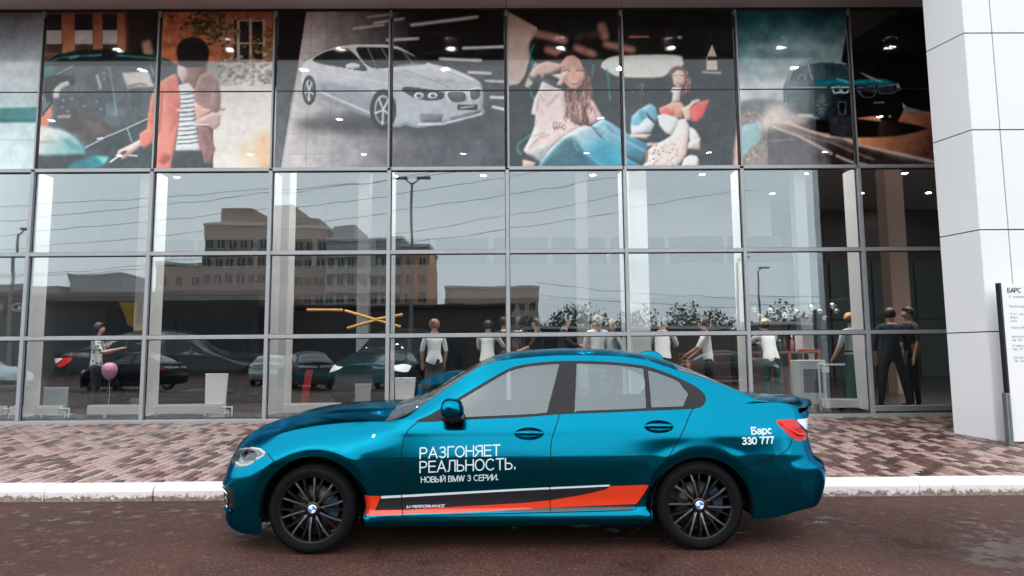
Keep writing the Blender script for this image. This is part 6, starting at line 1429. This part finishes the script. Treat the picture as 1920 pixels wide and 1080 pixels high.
    for K in (((610, 320), (680, 312), (690, 368), (632, 374)), ((700, 318), (770, 316), (760, 368), (706, 372))): P_ = Q(*K); c.line(P_+P_[:1], 2, (214, 232, 234))
    for K in (((850, 322), (1015, 304), (1034, 360), (1000, 410), (912, 412), (870, 372)), ((1048, 312), (1190, 296), (1236, 304), (1232, 345), (1190, 380), (1062, 372))):
        P_ = Q(*K); F(P_, (8, 10, 12)); c.line(P_+P_[:1], 1.4, (120, 144, 148), 0, .9)
        (x0, y0), (x1, y1) = K[0], K[1]
        for t in np.linspace(.12, .9, 7): c.line(Q((x0+(x1-x0)*t+8, y0+(y1-y0)*t+4), (x0+(x1-x0)*t+14, y0+44)), 1.1, (140, 156, 160), 0, .7)
    c.line(Q((1236, 288), (1256, 336)), 3.4, (214, 230, 228), 1); c.line(Q((1010, 466), (1105, 464)), 2.6, (120, 124, 124)); P_ = Q((665, 460), (740, 458), (735, 578), (680, 580)); c.line(P_+P_[:1], 1.2, (110, 122, 126), 0, .8)
    for (x, y, rx, ry) in ((510, 490, 56, 125), (176, 452, 24, 74)):
        c.ell(1440+x/5.093, 100+y/5.093, rx/5.093, ry/5.093, (66, 78, 84), 1, .9)
        for k in range(12): t = 2*math.pi*k/12; c.line(Q((x+rx*.25*math.cos(t), y+ry*.25*math.sin(t)), (x+rx*.85*math.cos(t), y+ry*.85*math.sin(t))), 1.2, (160, 174, 180), 0, .7)
    c.ell(1440+1165/5.093, 100+585/5.093, 18, 13, (6, 6, 7)); c.ell(1440+1160/5.093, 100+598/5.093, 3, 2.2, (214, 204, 194), 1); c.line(Q((300, 585), (420, 592)), 4, (226, 224, 222), 1)
    c.ell(1458, 214, 26, 22, (240, 220, 208), 9, .95); c.ell(1490, 226, 26, 10, (232, 206, 192), 7, .8); c.ell(1440, 230, 14, 12, (240, 222, 212), 6, .9)
    return c
def poster_pale():
    c = Canvas(-330, 14, 96, 326, (170, 180, 186)); c.grad(RC(-330, 14, 96, 200), (112, 116, 124), (196, 202, 206), (0, 20), (4, 150)); c.grad(RC(-330, 150, 96, 326), (190, 206, 208), (206, 226, 226), (0, 150), (0, 320)); c.noise(np.ones((c.h, c.w)), 14, 50, 31)
    c.poly([(-330, 210), (60, 200), (96, 197), (96, 228), (-330, 232)], (8, 120, 118), 1, 1, False); c.line([(-330, 228), (96, 224)], 4, (6, 70, 74), 1, .7); c.line([(-200, 130), (90, 120)], 12, (224, 226, 228), 5, .6); c.line([(-200, 258), (90, 262)], 3, (160, 176, 180), 1, .6)
    return c
def grainy(c, seed):
    c.noise(np.ones((c.h, c.w)), 16, 9, seed); c.noise(np.ones((c.h, c.w)), 14, 28, seed+1); c.a = np.clip(c.a, 0, 255); return c
def srgb2lin(a): a = np.clip(a/255, 0, 1); return np.where(a < .04045, a/12.92, ((a+.055)/1.055)**2.4)
def film_mat():
    m = mat('printed_film', (.5, .5, .5), .05, spec=.5); N, L, b = nodes(m); a = N.new('ShaderNodeVertexColor'); a.layer_name = 'print'; L.new(a.outputs[0], b.inputs['Base Color'])
    tr = N.new('ShaderNodeBsdfTransparent'); mx = N.new('ShaderNodeMixShader'); mx.inputs[0].default_value = .025; out = [n for n in N if n.type == 'OUTPUT_MATERIAL'][0]
    n = noise(N, 1.4, 1, .5, 'Object', L); bump(N, L, n.outputs[0], b, 1, .0008)
    L.new(b.outputs[0], mx.inputs[1]); L.new(tr.outputs[0], mx.inputs[2]); L.new(mx.outputs[0], out.inputs[0]); return m
M_FILM = film_mat()
FILM_GAIN = 1.15
def poster(c, k0, label):
    """film laid over two bays by two rows of panes; corner positions of the bays in print units"""
    e = empty('poster', (S0+(k0+1)*SP, D-.012, ROW[3]), 0, label, 'poster')
    tx = [88.6, 304.7, 519.6, 735, 951, 1165, 1378, 1590, 1802, 2014]; bx = [66.6, 289, 509, 731, 951, 1170.5, 1390, 1605, 1822, 2039]
    gx = lambda arr, k: (np.interp(k, range(10), arr) if k >= 0 else arr[0]+k*(arr[1]-arr[0]))
    for bay in (0, 1):
        for (z0, z1) in ((4.738, ROW[4]-.012), (ROW[4]+.012, 7.615)):
            nx, nz = 116, 78; h = SP/2-.0445
            u, v = np.meshgrid(np.linspace(.0445/SP, 1-.0445/SP, nx), np.linspace(z0, z1, nz)); kk = k0+bay
            tv = (v-4.70)/(7.62-4.70); px = gx(bx, kk)*(1-u)+gx(bx, kk+1)*u; pxt = gx(tx, kk)*(1-u)+gx(tx, kk+1)*u; px = px*(1-tv)+pxt*tv
            yb = 321-.0047*(px-183); yt = 22.5-.003*(px-183); py = yb+(yt-yb)*tv*(1+.045*(1-tv))
            fx_, fy_ = np.clip(px-c.x0-.5, 0, c.w-1.001), np.clip(py-c.y0-.5, 0, c.h-1.001); xi, yi = fx_.astype(int), fy_.astype(int); fx2, fy2 = (fx_-xi)[..., None], (fy_-yi)[..., None]; A_ = srgb2lin(c.a)
            x1_, y1_ = np.minimum(xi+1, c.w-1), np.minimum(yi+1, c.h-1)
            col = (A_[yi, xi]*(1-fx2)+A_[yi, x1_]*fx2)*(1-fy2)+(A_[y1_, xi]*(1-fx2)+A_[y1_, x1_]*fx2)*fy2
            col = np.clip(col*FILM_GAIN-.004, .002, .92)
            X = S0+(kk+u)*SP-(S0+(k0+1)*SP); V = np.stack([X, 0*X, v-ROW[3]], -1).reshape(-1, 3)
            idx = np.arange(nx*nz).reshape(nz, nx); F = np.stack([idx[:-1, :-1], idx[:-1, 1:], idx[1:, 1:], idx[1:, :-1]], -1).reshape(-1, 4)
            me = bpy.data.meshes.new('film_panel'); me.from_pydata(V.tolist(), [], F.tolist()); me.materials.append(M_FILM)
            at = me.color_attributes.new('print', 'FLOAT_COLOR', 'POINT'); at.data.foreach_set('color', np.concatenate([col.reshape(-1, 3), np.ones((nx*nz, 1))], 1).ravel())
            me.polygons.foreach_set('use_smooth', [True]*len(F)); o = put('film_panel', me, e); o.rotation_euler = (random.uniform(-.002, .002), 0, random.uniform(-.001, .001))
poster(grainy(poster_pale(), 50), -2, 'pale grey printed window film with a teal band above the first bay')
poster(grainy(poster_driver(), 53), 0, 'printed window film of a woman in a coral jacket beside a car')
poster(grainy(poster_coupe(), 56), 2, 'printed window film of a silver coupe on a tiled floor')
poster(grainy(poster_girls(), 59), 4, 'printed window film of two girls sitting in a car boot')
poster(grainy(poster_crossover(), 62), 6, 'printed window film of a teal crossover on a cliff road')
